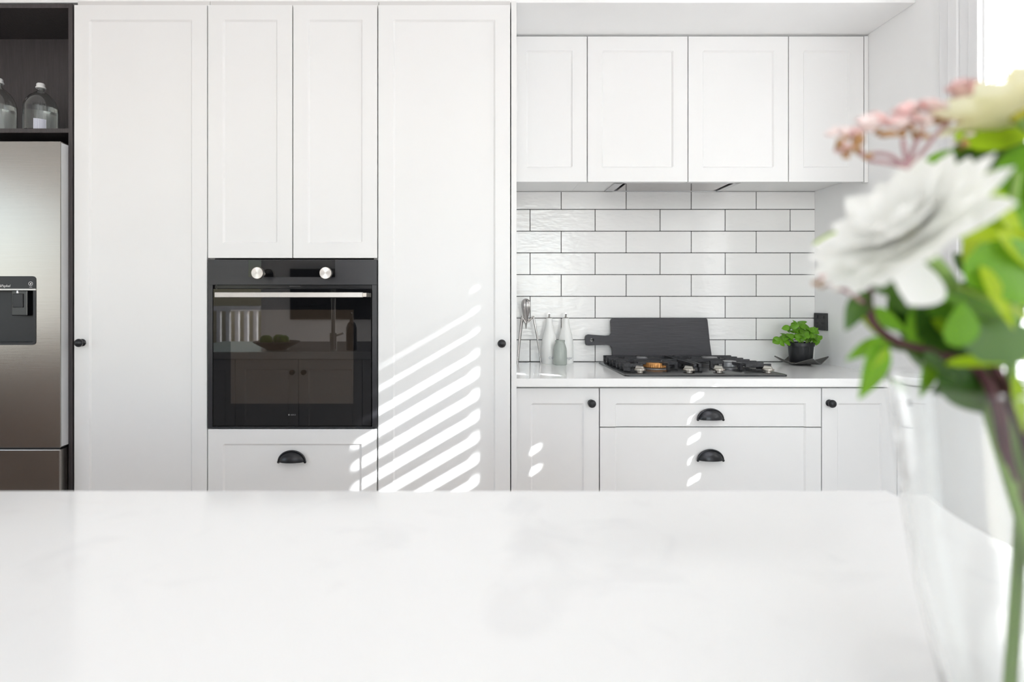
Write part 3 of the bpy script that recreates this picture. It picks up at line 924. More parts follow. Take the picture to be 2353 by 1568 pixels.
# ------------------------------------------------------------------ gas hob
hob = thing('gas_hob', (0.873, 2.49, CT), 'black four-burner gas hob set in the white benchtop', 'hob')
HL, HR, HF, HBk = 0.567, 1.179, 2.244, 2.732
bm = B()
r_ = 0.018
pts = []
for cx_, cy_, a0 in ((HR - r_, HBk - r_, 0), (HL + r_, HBk - r_, 90), (HL + r_, HF + r_, 180), (HR - r_, HF + r_, 270)):
    for k in range(5):
        a = math.radians(a0 + 22.5 * k)
        pts.append((cx_ + r_ * math.cos(a), cy_ + r_ * math.sin(a)))
va = [bm.verts.new((x, y, CT + 0.0005)) for x, y in pts]
vb = [bm.verts.new((x, y, CT + 0.0055)) for x, y in pts]
cxm, cym = (HL + HR) / 2, (HF + HBk) / 2
vc = [bm.verts.new((x - math.copysign(0.006, x - cxm), y - math.copysign(0.006, y - cym), CT + 0.008)) for x, y in pts]
n = len(pts)
for i in range(n):
    j = (i + 1) % n
    bm.faces.new((va[i], va[j], vb[j], vb[i])); bm.faces.new((vb[i], vb[j], vc[j], vc[i]))
bm.faces.new(va[::-1]); bm.faces.new(vc)
obj('hob_plate', bm, M['hob'], hob, smooth=30)
ZP = CT + 0.008


def burner(x, y, r, ring):
    bs = obj('burner', lathe(B(), [(r * 1.10, 0.0), (r * 1.10, 0.003), (r * 0.9, 0.006), (r * 0.9, 0.012)], (x, y, ZP), 'Z', 32), M['burner'], hob, smooth=35)
    bm = B()
    nn = 40
    lathe(bm, [(r * 0.92, 0.006), (r * 1.0, 0.008), (r * 1.0, 0.022), (r * 0.97, 0.0255), (r * 0.4, 0.0262), (0, 0.0262)], (x, y, ZP), 'Z', 80,
          flute=lambda a, k: 1.0 if k not in (1, 2) else (1.0 if math.sin(a * 36) > 0 else 0.965))
    obj('flame_ring', bm, M[ring], bs, smooth=30)
    if ring == 'burner':
        obj('burner_cap', lathe(B(), [(r * 0.9, 0.0262), (r * 0.94, 0.028), (r * 0.9, 0.031), (0, 0.0315)], (x, y, ZP), 'Z', 32), M['burner'], bs, smooth=35)
    else:
        obj('burner_cap', lathe(B(), [(r * 0.5, 0.0262), (r * 0.5, 0.0285), (0, 0.029)], (x, y, ZP), 'Z', 32), M['iron'], bs, smooth=35)


burner(0.742, 2.45, 0.050, 'brass')
burner(1.044, 2.45, 0.028, 'burner')
burner(0.735, 2.625, 0.026, 'burner')
burner(1.030, 2.625, 0.036, 'burner')
ZG = CT + 0.038


def grate(xo, xi, side, label):
    """Cast-iron trivet: outer comb of fins, inner side rail, fingers pointing at the two burners."""
    bm = B()
    ys = [2.345 + 0.0605 * k for k in range(7)]
    for k, y in enumerate(ys):
        ln = 0.040 if side < 0 else 0.100
        if side < 0 and k in (0, 6): ln = 0.075
        x_a, x_b = (xo, xo + ln) if side < 0 else (xo - ln, xo)
        box(bm, x_a, x_b, y - 0.006, y + 0.006, ZG - 0.013, ZG)
        lx = (xo, xo + 0.026) if side < 0 else (xo - 0.026, xo)
        box(bm, lx[0], lx[1], y - 0.006, y + 0.006, ZP + 0.001, ZG - 0.013)
    o1 = xo + 0.012 if side < 0 else xo - 0.012
    box(bm, o1 - 0.005, o1 + 0.005, ys[0], ys[-1], ZP + 0.006, ZG - 0.014)
    g_ = obj('grate', bm, M['iron'], hob, bevel=0.0012)
    bm = B()                          # inner rail and its feet
    box(bm, xi - 0.006, xi + 0.006, ys[0], ys[-1], ZG - 0.014, ZG)
    for y in (ys[0], ys[3], ys[-1]):
        box(bm, xi - 0.006, xi + 0.006, y - 0.007, y + 0.007, ZP + 0.001, ZG - 0.014)
    obj('inner_rail', bm, M['iron'], g_, bevel=0.0012)
    return g_


gl = grate(0.586, 0.865, -1, '')
gr_ = grate(1.160, 0.885, 1, '')


def fingers(parent, cx_, cy_, r0, r1, angs, tall):
    for a in angs:
        bm = B()
        a = math.radians(a)
        d = Vector((math.cos(a), math.sin(a), 0)); s = Vector((-d.y, d.x, 0)) * 0.0055
        p0, p1 = Vector((cx_, cy_, 0)) + d * r0, Vector((cx_, cy_, 0)) + d * r1
        def quad(z0a, z1a, pa_, pb):
            v = [bm.verts.new(pa_ - s + Vector((0, 0, z0a))), bm.verts.new(pb - s + Vector((0, 0, z0a))), bm.verts.new(pb + s + Vector((0, 0, z0a))), bm.verts.new(pa_ + s + Vector((0, 0, z0a))),
                 bm.verts.new(pa_ - s + Vector((0, 0, z1a))), bm.verts.new(pb - s + Vector((0, 0, z1a))), bm.verts.new(pb + s + Vector((0, 0, z1a))), bm.verts.new(pa_ + s + Vector((0, 0, z1a)))]
            for f in ((0, 3, 2, 1), (4, 5, 6, 7), (0, 1, 5, 4), (1, 2, 6, 5), (2, 3, 7, 6), (3, 0, 4, 7)): bm.faces.new([v[i] for i in f])
        quad(ZG - 0.012, ZG, p0, p1)
        quad(ZP + 0.001, ZG - 0.012, p1 - d * 0.012, p1)
        obj('grate_finger', bm, M['iron'], parent, bevel=0.001)


fingers(gl, 0.742, 2.45, 0.030, 0.086, (-70, -160, -20, 28, 152), 1)
fingers(gl, 0.735, 2.625, 0.016, 0.075, (90, 0, 180), 1)
fingers(gr_, 1.044, 2.45, 0.014, 0.080, (-80, 180), 1)
fingers(gr_, 1.030, 2.625, 0.020, 0.080, (90, 180), 1)
for gp, xa_, xb2 in ((gl, 0.60, 0.86), (gr_, 0.90, 1.06)):
    for ya in (2.535, 2.700):
        obj('grate_rail', box(B(), xa_, xb2, ya, ya + 0.012, ZG - 0.013, ZG), M['iron'], gp, bevel=0.001)
for kx in (1470.5, 1583, 1652, 1765):
    Yk = 2.312
    xk = px(kx, Yk)
    kb = obj('control_knob', lathe(B(), [(0.013, 0.0), (0.013, 0.005), (0.0215, 0.0065), (0.0225, 0.009), (0.0215, 0.0135), (0.0, 0.0138)], (xk, Yk, ZP + 0.0003), 'Z', 32), M['satin_nickel'], hob, smooth=35)
    bm = B()
    prof = [(-0.017, 0.0135), (-0.012, 0.024), (0.014, 0.0255), (0.019, 0.0135)]
    d = Vector((math.cos(2.35), math.sin(2.35), 0)); s = Vector((-d.y, d.x, 0)) * 0.0048
    va = [bm.verts.new(Vector((xk, Yk, ZP)) + d * u + s + Vector((0, 0, h))) for u, h in prof]
    vb = [bm.verts.new(Vector((xk, Yk, ZP)) + d * u - s + Vector((0, 0, h))) for u, h in prof]
    bm.faces.new(va); bm.faces.new(vb[::-1])
    for i in range(4): bm.faces.new((va[i], vb[i], vb[(i + 1) % 4], va[(i + 1) % 4]))
    obj('grip', bm, M['satin_nickel'], kb, bevel=0.0012)

# ------------------------------------------------------------------ chopping board
Yc = 2.757
bx = lambda v: px(v, Yc)
bz = lambda v: pz(v, Yc)
zb0 = CT
poly = [(bx(1408), zb0 + 0.006), (bx(1410), zb0), (bx(1634), zb0), (bx(1636), zb0 + 0.006), (bx(1631), bz(790)), (bx(1627), bz(742)), (bx(1626), bz(734)), (bx(1622), bz(731)),
        (bx(1412), bz(731)), (bx(1406), bz(733)), (bx(1404), bz(738)), (bx(1405), bz(766)), (bx(1402), bz(771)), (bx(1392), bz(772)), (bx(1352), bz(769)), (bx(1347), bz(771)), (bx(1345), bz(775)),
        (bx(1345.5), bz(789)), (bx(1347.5), bz(793.5)), (bx(1352), bz(794.5)), (bx(1394), bz(793)), (bx(1403), bz(795)), (bx(1406.5), bz(802))]
hole = [(bx(1360.3) + 0.0088 * math.cos(2 * PI * k / 20), bz(782) + 0.0088 * math.sin(2 * PI * k / 20)) for k in range(20)]
bm = B()
th_b = 0.018
for y in (0, th_b):
    e = []
    for ring in (poly, hole):
        v = [bm.verts.new((x, Yc - 0.009 + y, z)) for x, z in ring]
        e += [bm.edges.new((v[i], v[(i + 1) % len(v)])) for i in range(len(v))]
    bmesh.ops.triangle_fill(bm, edges=e, use_beauty=True)
bm.verts.ensure_lookup_table()
np_, nh = len(poly), len(hole)
o2 = np_ + nh
for base_i, cnt in ((0, np_), (np_, nh)):
    for i in range(cnt):
        j = (i + 1) % cnt
        bm.faces.new((bm.verts[base_i + i], bm.verts[base_i + j], bm.verts[o2 + base_i + j], bm.verts[o2 + base_i + i]))
cb = tag(obj('chopping_board', bm, M['board']), 'black timber chopping board with a handle leaning on the tiles', 'chopping board')
cb.rotation_euler = (math.radians(-3.0), 0, 0)
cb.location.y += 0.002

# ------------------------------------------------------------------ citrus squeezer
cq = thing('citrus_squeezer', (0.234, 2.705, CT), 'tall polished metal citrus squeezer on three long legs', 'juicer')
Yq = 2.700
xq = px(1208.5, Yq)
zt_, zp_ = pz(686, Yq), pz(757.5, Yq)
hh = zt_ - zp_
prof = [(0.0, 0.0), (0.0030, 0.012), (0.0075, 0.038), (0.0125, 0.062), (0.0175, 0.082), (0.0205, 0.100), (0.0212, 0.112), (0.0195, 0.124), (0.0150, 0.133), (0.0085, 0.138), (0.0, 0.1400)]
prof = [(r, h * hh / 0.14) for r, h in prof]
obj('reamer', lathe(B(), prof, (xq, Yq, zp_), 'Z', 72, flute=lambda a, k: 0.93 + 0.07 * math.cos(a * 12)), M['chrome'], cq, smooth=60)
for (fx, fy, kx, ky, hx, hy_, fY, kY) in ((1188.8, 839, 1199.5, 727.5, 1207, 742, 2.655, 2.690), (1243, 836.5, 1225.5, 727.5, 1212, 740, 2.705, 2.705), (1190.6, 833.2, 1201.5, 729, 1207, 742, 2.762, 2.722)):
    foot = Vector((px(fx, fY), fY, CT + 0.003)); knee = P(kx, ky, kY); hip = P(hx, hy_, Yq + (kY - Yq) * 0.3)
    k0 = knee + (hip - knee) * 0.12 + Vector((0, 0, -0.0005)); k1 = knee + (foot - knee) * 0.04
    obj('leg', tube(B(), [hip, (hip + k0) / 2, k0, knee, k1, knee.lerp(foot, 0.35) + Vector((0.002 * (1 if fx > 1200 else -1), 0, 0)), knee.lerp(foot, 0.7) + Vector((0.0015 * (1 if fx > 1200 else -1), 0, 0)), foot],
                    [0.0046, 0.0042, 0.0040, 0.0044, 0.0050, 0.0044, 0.0036, 0.0032], 10), M['chrome'], cq, smooth=60)


# ------------------------------------------------------------------ oil, vinegar, jar
def cruet(x, Y, label, word, lean):
    xc = px(x, Y)
    s = Y / F
    t = thing('pouring_bottle', (xc, Y, CT), label, 'bottle', 'white ceramic pouring bottles')
    rows = [(835, 16.6), (834, 17.3), (815, 17.6), (795, 17.4), (783, 16.6), (772, 14.6), (762, 12.2), (752, 9.8), (744, 8.2), (737, 7.5), (733, 7.4), (731.5, 7.0)]
    zb_, zt2 = CT, pz(731.5, Y)
    f_ = lambda y: CT + (pz(y, Y) - pz(835, Y)) * (zt2 - CT) / (pz(731.5, Y) - pz(835, Y))
    prof = [(0.0, 0.0)] + [(r * s, f_(y) - CT) for y, r in rows] + [(0.0, zt2 - CT)]
    obj('bottle_body', lathe(B(), prof, (xc, Y, CT), 'Z', 40), M['ceramic'], t, smooth=50)
    sp = obj('pourer', lathe(B(), [(0.0135, 0), (0.0145, 0.0015), (0.0135, 0.003), (0.007, 0.0045), (0.0045, 0.006), (0.0, 0.006)], (xc, Y, zt2), 'Z', 24), M['chrome'], t, smooth=40)
    obj('spout', tube(B(), [(xc - 0.001, Y, zt2 + 0.003), (xc + lean * 0.2, Y - 0.002, zt2 + 0.014), (xc + lean * 0.5, Y - 0.004, pz(720, Y))], [0.0042, 0.0040, 0.0036], 10), M['chrome'], sp, smooth=50)
    obj('spout_flap', box(B(), xc + lean * 0.5 - 0.0055, xc + lean * 0.5 + 0.003, Y - 0.008, Y, pz(721.5, Y), pz(719.5, Y)), M['chrome'], sp)
    text_mesh('printed_word', word, 0.0165, M['print'], t, (xc + 0.0035, Y - 17.6 * s - 0.0010, pz(821.5, Y)), bend=17.6 * s)
    return t


cruet(1262, 2.728, 'white ceramic pouring bottle on the left, nearer the metal squeezer', 'Oil', -0.001)
cruet(1300, 2.734, 'white ceramic pouring bottle on the right, behind the sage jar', 'vinegar', 0.001)
Yj = 2.672
sj = Yj / F
rows = [(837.5, 14.6), (836.5, 15.6), (820, 15.8), (806, 15.4), (800, 14.6), (794, 12.8), (788.5, 10.8), (785.5, 10.4), (783.5, 11.2), (782, 11.4), (781.5, 10.6)]
prof = [(0.0, 0.0)] + [(r * sj, (837.5 - y) * sj) for y, r in rows] + [(9.4 * sj, (837.5 - 784) * sj), (12 * sj, (837.5 - 800) * sj), (0.0, (837.5 - 802) * sj)]
tag(obj('jar', lathe(B(), prof, (px(1287, Yj), Yj, CT), 'Z', 40), M['sage'], smooth=50), 'small sage green ceramic jar in front of the white bottles', 'jar')

# ------------------------------------------------------------------ tray, basil
Yp = 2.672
xp = px(1841.5, Yp)
bm = B()
ns = 14
sz = 0.163
rot = math.radians(38)
g = []
for i in range(ns + 1):
    col = []
    for j in range(ns + 1):
        u, v = (i / ns - 0.5) * sz, (j / ns - 0.5) * sz
        X_, Y_ = u * math.cos(rot) - v * math.sin(rot), u * math.sin(rot) + v * math.cos(rot)
        lift = max(0.0, (abs(u) + abs(v)) - 0.085) * 0.36
        col.append(bm.verts.new((xp + X_, Yp + Y_, CT + 0.0064 + lift)))
    g.append(col)
for i in range(ns):
    for j in range(ns): bm.faces.new((g[i][j], g[i + 1][j], g[i + 1][j + 1], g[i][j + 1]))
tray = thing('plant_tray', (xp, Yp, CT), 'dark slate tray with upturned corners under the basil pot', 'tray')
obj('tray_plate', bm, M['slate'], tray, smooth=60, solid=0.005, bevel=0.001)
obj('foot', lathe(B(), [(0.036, 0.0), (0.038, 0.0004), (0.038, 0.0012), (0.036, 0.0016)], (xp, Yp, CT), 'Z', 32), M['slate'], tray, smooth=40)
zpot = CT + 0.0068
bas = thing('potted_basil', (xp, Yp, zpot), 'green basil plant in a black nursery pot on the slate tray', 'plant')
xpp = px(1840, Yp)
hp = 0.0925
obj('pot', lathe(B(), [(0.0, 0.0), (0.0445, 0.0), (0.0455, 0.002), (0.0515, hp - 0.017), (0.0545, hp - 0.0165), (0.0558, hp - 0.001), (0.0552, hp), (0.0535, hp - 0.001), (0.0520, hp - 0.012), (0.0, hp - 0.012)], (xpp, Yp, zpot), 'Z', 44), M['pot'], bas, smooth=40)
obj('soil', lathe(B(), [(0.0515, hp - 0.0118), (0.0515, hp - 0.010), (0.03, hp - 0.006), (0.0, hp - 0.004)], (xpp, Yp, zpot), 'Z', 30), M['soil'], bas, smooth=60)


def leaf_bm(length, width, fold=0.25, droop=0.3, n=8, m_=4, tip=1.0, cup=0.0):
    """Leaf lying along +X from the origin, normal +Z: outline, folded along the midrib, arched."""
    bm = B()
    g = []
    for i in range(n + 1):
        t = i / n
        w = width * 0.5 * (math.sin(PI * t ** 0.8) ** 0.8) * (1 - 0.35 * t * tip) * 1.25
        row = []
        for j in range(-m_ // 2, m_ // 2 + 1):
            s = j / (m_ / 2)
            zf = abs(s) * w * fold - cup * (s * s) * w
            row.append(bm.verts.new((length * (t - 0.12 * droop * t * t), s * w + 0.0, zf - droop * length * 0.5 * t * t)))
        g.append(row)
    for i in range(n):
        for j in range(m_): bm.faces.new((g[i][j], g[i + 1][j], g[i + 1][j + 1], g[i][j + 1]))
    bmesh.ops.remove_doubles(bm, verts=bm.verts, dist=1e-6)
    return bm


def frame(base, direction, normal):
    x = Vector(direction).normalized()
    z = Vector(normal); z = (z - x * z.dot(x)).normalized()
    y = z.cross(x)
    m_ = Matrix((x, y, z)).transposed().to_4x4()
    m_.translation = base
    return m_


rnd = random.Random(4)
bleaf = [obj('leaf', leaf_bm(0.048, 0.036, -0.1, 0.7, 7, 4, cup=0.5), M['basil'], bas, smooth=180, world=False),
         obj('leaf', leaf_bm(0.036, 0.025, -0.1, 0.6, 6, 4, cup=0.5), M['basil'], bas, smooth=180, world=False)]
used = [False, False]


def put_leaf(kind, base, d, nrm, s=1.0):
    mt = frame(base - Vector((xp, Yp, zpot)), d, nrm) @ Matrix.Diagonal((s, s, s, 1))
    if not used[kind]:
        bleaf[kind].matrix_local = mt; used[kind] = True
    else:
        link_copy(bleaf[kind], bas, mt)


top0 = Vector((xpp, Yp, zpot + hp - 0.006))
# stems with leaf pairs: (foot offset, tip pixel, depth offset)
stems = [((-0.01, -0.01), (1815, 750), -0.02), ((0.0, -0.02), (1832, 742), -0.01), ((0.01, 0.0), (1850, 744), 0.0), ((0.02, -0.01), (1868, 752), -0.01), ((-0.02, 0.01), (1806, 768), -0.01),
         ((0.025, 0.01), (1868, 772), 0.01), ((0.0, 0.02), (1840, 756), 0.03), ((-0.03, -0.01), (1794, 778), -0.02), ((0.03, -0.02), (1876, 776), -0.02), ((0.01, -0.03), (1846, 768), -0.045), ((-0.01, -0.03), (1824, 770), -0.04)]
for (ox, oy), (tx, ty), dy in stems:
    b0 = top0 + Vector((ox, oy, -0.003))
    tip = P(tx, ty, Yp + dy)
    mid = b0.lerp(tip, 0.5) + Vector((0, 0, 0.012))
    c = curve([b0, mid, tip], 5)
    obj('stem', tube(B(), c, 0.0014, 6), M['basil_stem'], bas, smooth=60)
    out = Vector((tip.x - xpp, tip.y - Yp, 0))
    ang = math.atan2(out.y, out.x) + rnd.uniform(-0.5, 0.5)
    for lev, pnt, k in ((0, tip, 0), (1, c[6], 0), (2, c[8], 1)):
        for s in (0, 1, 2) if lev == 0 else (0, 1):
            a = ang + s * (2.1 if lev == 0 else PI) + lev * 1.5 + rnd.uniform(-0.3, 0.3)
            el = rnd.uniform(-0.7, 0.6)
            d = Vector((math.cos(a), math.sin(a), el))
            put_leaf(k, pnt, d, (rnd.uniform(-0.6, 0.6), rnd.uniform(-1.3, -0.2), 0.7), rnd.uniform(0.62, 0.95))
# outlying leaves at the left and right of the pot
for bpx, tpx, k, s in (((1795, 778), (1774, 772), 1, 0.95), ((1795, 780), (1811, 797), 0, 0.8), ((1794, 778), (1787, 785), 1, 0.5), ((1875, 776), (1884, 778), 1, 0.7), ((1880, 782), (1876, 796), 1, 0.75), ((1797, 776), (1812, 774), 1, 0.9)):
    p0, p1 = P(*bpx, Yp - 0.03), P(*tpx, Yp - 0.035)
    put_leaf(k, p0, p1 - p0, (0.1, -0.8, 0.6), s)
obj('stem', tube(B(), curve([top0 + Vector((-0.03, 0, -0.002)), P(1806, 779, Yp - 0.02), P(1795, 779, Yp - 0.03)], 5), 0.0013, 6), M['basil_stem'], bas, smooth=60)
obj('stem', tube(B(), curve([top0 + Vector((0.03, 0, -0.002)), P(1868, 768, Yp - 0.02), P(1880, 782, Yp - 0.03)], 5), 0.0013, 6), M['basil_stem'], bas, smooth=60)

# ------------------------------------------------------------------ power outlet on the right wall
oz0, oz1, oy0, oy1 = pz(760, 2.70), pz(720, 2.70), 2.684, 2.781
po = thing('power_outlet', (XR - 0.005, (oy0 + oy1) / 2, oz0), 'black double power outlet on the right wall above the benchtop', 'outlet')
obj('face_plate', box(B(), XR - 0.009, XR - 0.0005, oy0, oy1, oz0, oz1), M['outlet'], po, bevel=0.002)
for yy in (oy0 + 0.026, oy1 - 0.026):
    obj('rocker_switch', box(B(), XR - 0.0125, XR - 0.008, yy - 0.007, yy + 0.007, oz1 - 0.024, oz1 - 0.010), M['satin_black'], po, bevel=0.001)
    bm = B()
    for a, dy, dz in ((0.4, -0.006, 0.004), (-0.4, 0.006, 0.004), (0.0, 0.0, -0.010)):
        mt = Matrix.Translation((XR - 0.0092, yy + dy, oz0 + 0.028 + dz)) @ Matrix.Rotation(a, 4, 'X')
        bmesh.ops.create_cube(bm, size=1.0, matrix=mt @ Matrix.Diagonal((0.0008, 0.0016, 0.008, 1)))
    obj('socket_slots', bm, M['black_gap'], po)

# ------------------------------------------------------------------ island
YI, XI, XIL, YIN = 0.896, 0.616, -1.75, 0.02
tag(obj('island_benchtop', box(B(), XIL, XI, YIN, YI, CT - 0.04, CT), M['quartz'], bevel=0.002), 'large white stone island benchtop in the foreground', 'benchtop')
isl = thing('kitchen_island', ((XIL + XI) / 2, 0.5, 0), 'white cabinet body of the island beneath its stone top', 'cabinet')
obj('carcass', box(B(), XIL + 0.03, XI - 0.02, 0.30, YI - 0.045, 0.1, CT - 0.0405), M['cab'], isl)
obj('plinth', box(B(), XIL + 0.05, XI - 0.04, 0.34, YI - 0.09, 0.0, 0.1), M['cab'], isl)
xs_ = [-1.686, -1.331, -0.976, -0.621, -0.266, 0.089, 0.444]
for i, (a, b_) in enumerate(zip(xs_, xs_[1:])):
    bm = panel_front(B(), -b_ + GAP, -a - GAP, 0.1, CT - 0.044, 0.0, 0.02, -b_ + FW, -a - FW, 0.1 + FW, CT - 0.044 - FW)
    for v in bm.verts: v.co = Vector((-v.co.x, YI - 0.022 - v.co.y, v.co.z))
    dd = obj('door', bm, M['cab'], isl)
    kx = b_ - 0.03 if i % 2 else a + 0.03
    kx = (b_ - 0.032) if i in (1, 3, 5) else (a + 0.032)
    lp = [(0.012, 0.0), (0.006, 0.006), (0.0135, 0.014), (0.015, 0.021), (0.010, 0.030), (0.0, 0.032)]
    bm = B(); lathe(bm, lp, (0, 0, 0), '-Y', 20)
    for v in bm.verts: v.co = Vector((kx - v.co.x, YI - 0.022 - v.co.y, 0.786 + v.co.z))
    obj('knob', bm, M['handle'], dd, smooth=50)
# things on the island left of the frame, mirrored in the oven door
tap = thing('kitchen_tap', (-0.80, 0.80, CT), 'tall chrome gooseneck tap on the island, mirrored in the oven door', 'tap')
obj('tap_body', tube(B(), [(-0.80, 0.80, CT), (-0.80, 0.80, CT + 0.10)], 0.020, 16), M['chrome'], tap, smooth=50)
obj('gooseneck', tube(B(), curve([(-0.80, 0.80, CT + 0.09), (-0.80, 0.80, CT + 0.34), (-0.82, 0.74, CT + 0.42), (-0.84, 0.66, CT + 0.37), (-0.84, 0.64, CT + 0.28)], 8), 0.012, 12), M['chrome'], tap, smooth=60)
obj('lever', tube(B(), [(-0.80, 0.80, CT + 0.08), (-0.74, 0.80, CT + 0.10)], 0.006, 10), M['chrome'], tap, smooth=60)
sb = thing('soap_bottle', (-0.70, 0.78, CT), 'dark soap bottle beside the island tap, mirrored in the oven door', 'bottle')
obj('bottle_body', lathe(B(), [(0.028, 0), (0.031, 0.004), (0.031, 0.13), (0.022, 0.155), (0.011, 0.165), (0.011, 0.185), (0, 0.185)], (-0.70, 0.78, CT), 'Z', 28), M['gloss_black'], sb, smooth=40)
obj('pump', tube(B(), [(-0.70, 0.78, CT + 0.184), (-0.70, 0.78, CT + 0.215), (-0.70, 0.81, CT + 0.212)], 0.005, 10), M['satin_black'], sb, smooth=60)
fb = thing('fruit_bowl', (-1.15, 0.72, CT), 'dark bowl of green apples on the island, mirrored in the oven door', 'bowl')
obj('bowl', lathe(B(), [(0.0, 0.0), (0.06, 0.0), (0.06, 0.004), (0.11, 0.030), (0.135, 0.046), (0.131, 0.048), (0.105, 0.034), (0.05, 0.010), (0.0, 0.010)], (-1.15, 0.72, CT), 'Z', 40), M['satin_black'], fb, smooth=50)
for k, (ax_, ay_, az_) in enumerate(((-0.05, 0.03, 0.048), (0.045, 0.02, 0.048), (0.0, -0.045, 0.048))):
    bm = B()
    lathe(bm, [(0.0, 0.004), (0.012, 0.0), (0.028, 0.010), (0.036, 0.032), (0.033, 0.052), (0.018, 0.064), (0.006, 0.060), (0.0, 0.056)], (-1.15 + ax_, 0.72 + ay_, CT + az_ - 0.028), 'Z', 20)
    ap = obj('apple', bm, M['apple'], None, smooth=60)
    tag(ap, ('green apple at the left of the dark bowl on the island', 'green apple at the right of the dark bowl on the island', 'green apple at the camera side of the dark bowl on the island')[k], 'apple', 'apples in the bowl')

# ------------------------------------------------------------------ vase
VX, VY = 0.3506, 0.355
vase = thing('glass_vase', (VX, VY, CT), 'flared clear glass vase on the island holding the bouquet', 'vase')
VH = 0.2333
outp = [(0.050, 0.0), (0.0525, 0.004), (0.0565, 0.025), (0.0635, 0.0576), (0.0720, 0.096), (0.0784, 0.1387), (0.0812, 0.160), (0.0848, 0.2012), (0.0890, VH)]
inp = [(r - 0.0040, h) for r, h in outp[1:]]
prof = [(0.0, 0.0)] + outp + [(inp[-1][0], VH)] + inp[::-1][1:-1] + [(0.0475, 0.008), (0.0, 0.006)]
obj('glass_body', lathe(B(), prof, (VX, VY, CT + 0.0002), 'Z', 64), M['glass'], vase, smooth=50)
obj('water', lathe(B(), [(0.0, 0.0062), (0.0476, 0.0079), (0.0510, 0.018), (0.0, 0.018)], (VX, VY, CT + 0.0002), 'Z', 64), M['water'], vase, smooth=50)

# ------------------------------------------------------------------ flowers
MOUTH = Vector((VX, VY, CT + VH))


def flower(name, label, centre, normal, radius, layers, pmat, stem_path, stem_r=0.0035, cup_deg=12, disc=0.24, pw=0.3, seed=1, cmat='centre'):
    r = random.Random(seed)
    t = thing(name, stem_path[0], label, 'flower', 'cut flowers in the vase')
    org = Vector(stem_path[0])
    nz = Vector(normal).normalized()
    ux = nz.cross(Vector((0, 0, 1))).normalized(); uy = nz.cross(ux)
    proto = obj('petal', leaf_bm(radius, radius * pw, 0.10, -0.15, 8, 4, tip=-0.9), M[pmat], t, smooth=180, world=False)
    first = True
    for li, (cnt, sc, tilt) in enumerate(layers):
        for k in range(cnt):
            a = 2 * PI * (k + 0.5 * (li % 2)) / cnt + r.uniform(-0.06, 0.06)
            rad = ux * math.cos(a) + uy * math.sin(a)
            tl = math.radians(tilt + r.uniform(-5, 5))
            d = rad * math.cos(tl) + nz * math.sin(tl)
            up = nz * math.cos(tl) - rad * math.sin(tl)
            s = sc * r.uniform(0.92, 1.06)
            mt = frame(Vector(centre) - org + rad * radius * 0.06 + nz * (0.0015 * li), d, up) @ Matrix.Diagonal((s, s, s, 1))
            if first:
                proto.matrix_local = mt; first = False
            else:
                link_copy(proto, t, mt)
    bm = B()
    lathe(bm, [(0.0, -0.008), (disc * radius * 0.6, -0.004), (disc * radius, 0.002), (disc * radius * 0.8, 0.008), (0.0, 0.010)], (0, 0, 0), 'Z', 24)
    q = Vector((0, 0, 1)).rotation_difference(nz).to_matrix().to_4x4(); q.translation = Vector(centre)
    bm.transform(q)
    obj('flower_centre', bm, M[cmat], t, smooth=60)
    bm = B()
    lathe(bm, [(0.004, -0.022), (disc * radius * 0.5, -0.012), (disc * radius * 0.85, -0.003), (disc * radius * 0.5, -0.002)], (0, 0, 0), 'Z', 16)
    bm.transform(q)
    obj('calyx', bm, M['stem'], t, smooth=60)
    obj('stem', tube(B(), curve(list(stem_path) + [Vector(centre) - nz * 0.018], 8), stem_r, 10), M['stem'], t, smooth=60)
    return t


Yg = 0.365
gc = P(2094, 546, Yg)
RT = Vector((VX + 0.018, VY + 0.005, CT + 0.016))
flower('white_flower', 'big white daisy-like flower tilted over the vase rim, nearest the camera', gc, (-1.035, -0.136, 1.0), 0.054, [(15, 1.0, 5), (15, 0.98, 11), (14, 0.9, 19), (12, 0.75, 32), (9, 0.52, 50), (6, 0.32, 68)], 'petal',
       [RT, P(2345, 1180, 0.375), P(2275, 950, 0.385), P(2240, 810, 0.415), P(2190, 660, 0.39)], seed=3, pw=0.44, disc=0.16, stem_r=0.0042, cmat='petal_cream')
gc2 = P(2378, 262, 0.40)
flower('cream_flower', 'pale cream flower seen from below at the top right corner', gc2, (-0.12, 0.25, 0.95), 0.055, [(16, 1.0, 12), (12, 0.8, 28)], 'petal_cream',
       [RT + Vector((-0.02, -0.01, 0)), P(2440, 900, 0.385), P(2400, 600, 0.40), P(2384, 380, 0.40)], seed=9, pw=0.34)
# single drooping petal of the white flower
wf = [o for o in bpy.data.objects if o.name == 'white_flower'][0]
p0, p1 = P(2118, 600, Yg - 0.006), P(2092, 702, Yg - 0.018)
o_ = obj('petal', leaf_bm((p1 - p0).length, 0.026, 0.1, 0.1, 8, 4, tip=-0.9), M['petal'], wf, smooth=180, world=False)
o_.matrix_local = frame(p0 - origin(wf), p1 - p0, (0.2, -0.9, 0.35))

ROOT = Vector((VX, VY, CT + 0.03))


def leaf_at(parent, b, t, Yb, Yt, wpx, material, nrm=(0.15, -0.8, 0.55), fold=0.18, droop=0.0):
    p0, p1 = P(*b, Yb), P(*t, Yt)
    w = wpx * (Yb + Yt) / 2 / F
    o = obj('leaf', leaf_bm((p1 - p0).length, w, fold, droop, 10, 4), M[material], parent, smooth=180, world=False)
    o.matrix_local = frame(p0 - origin(parent), p1 - p0, nrm)
    return o


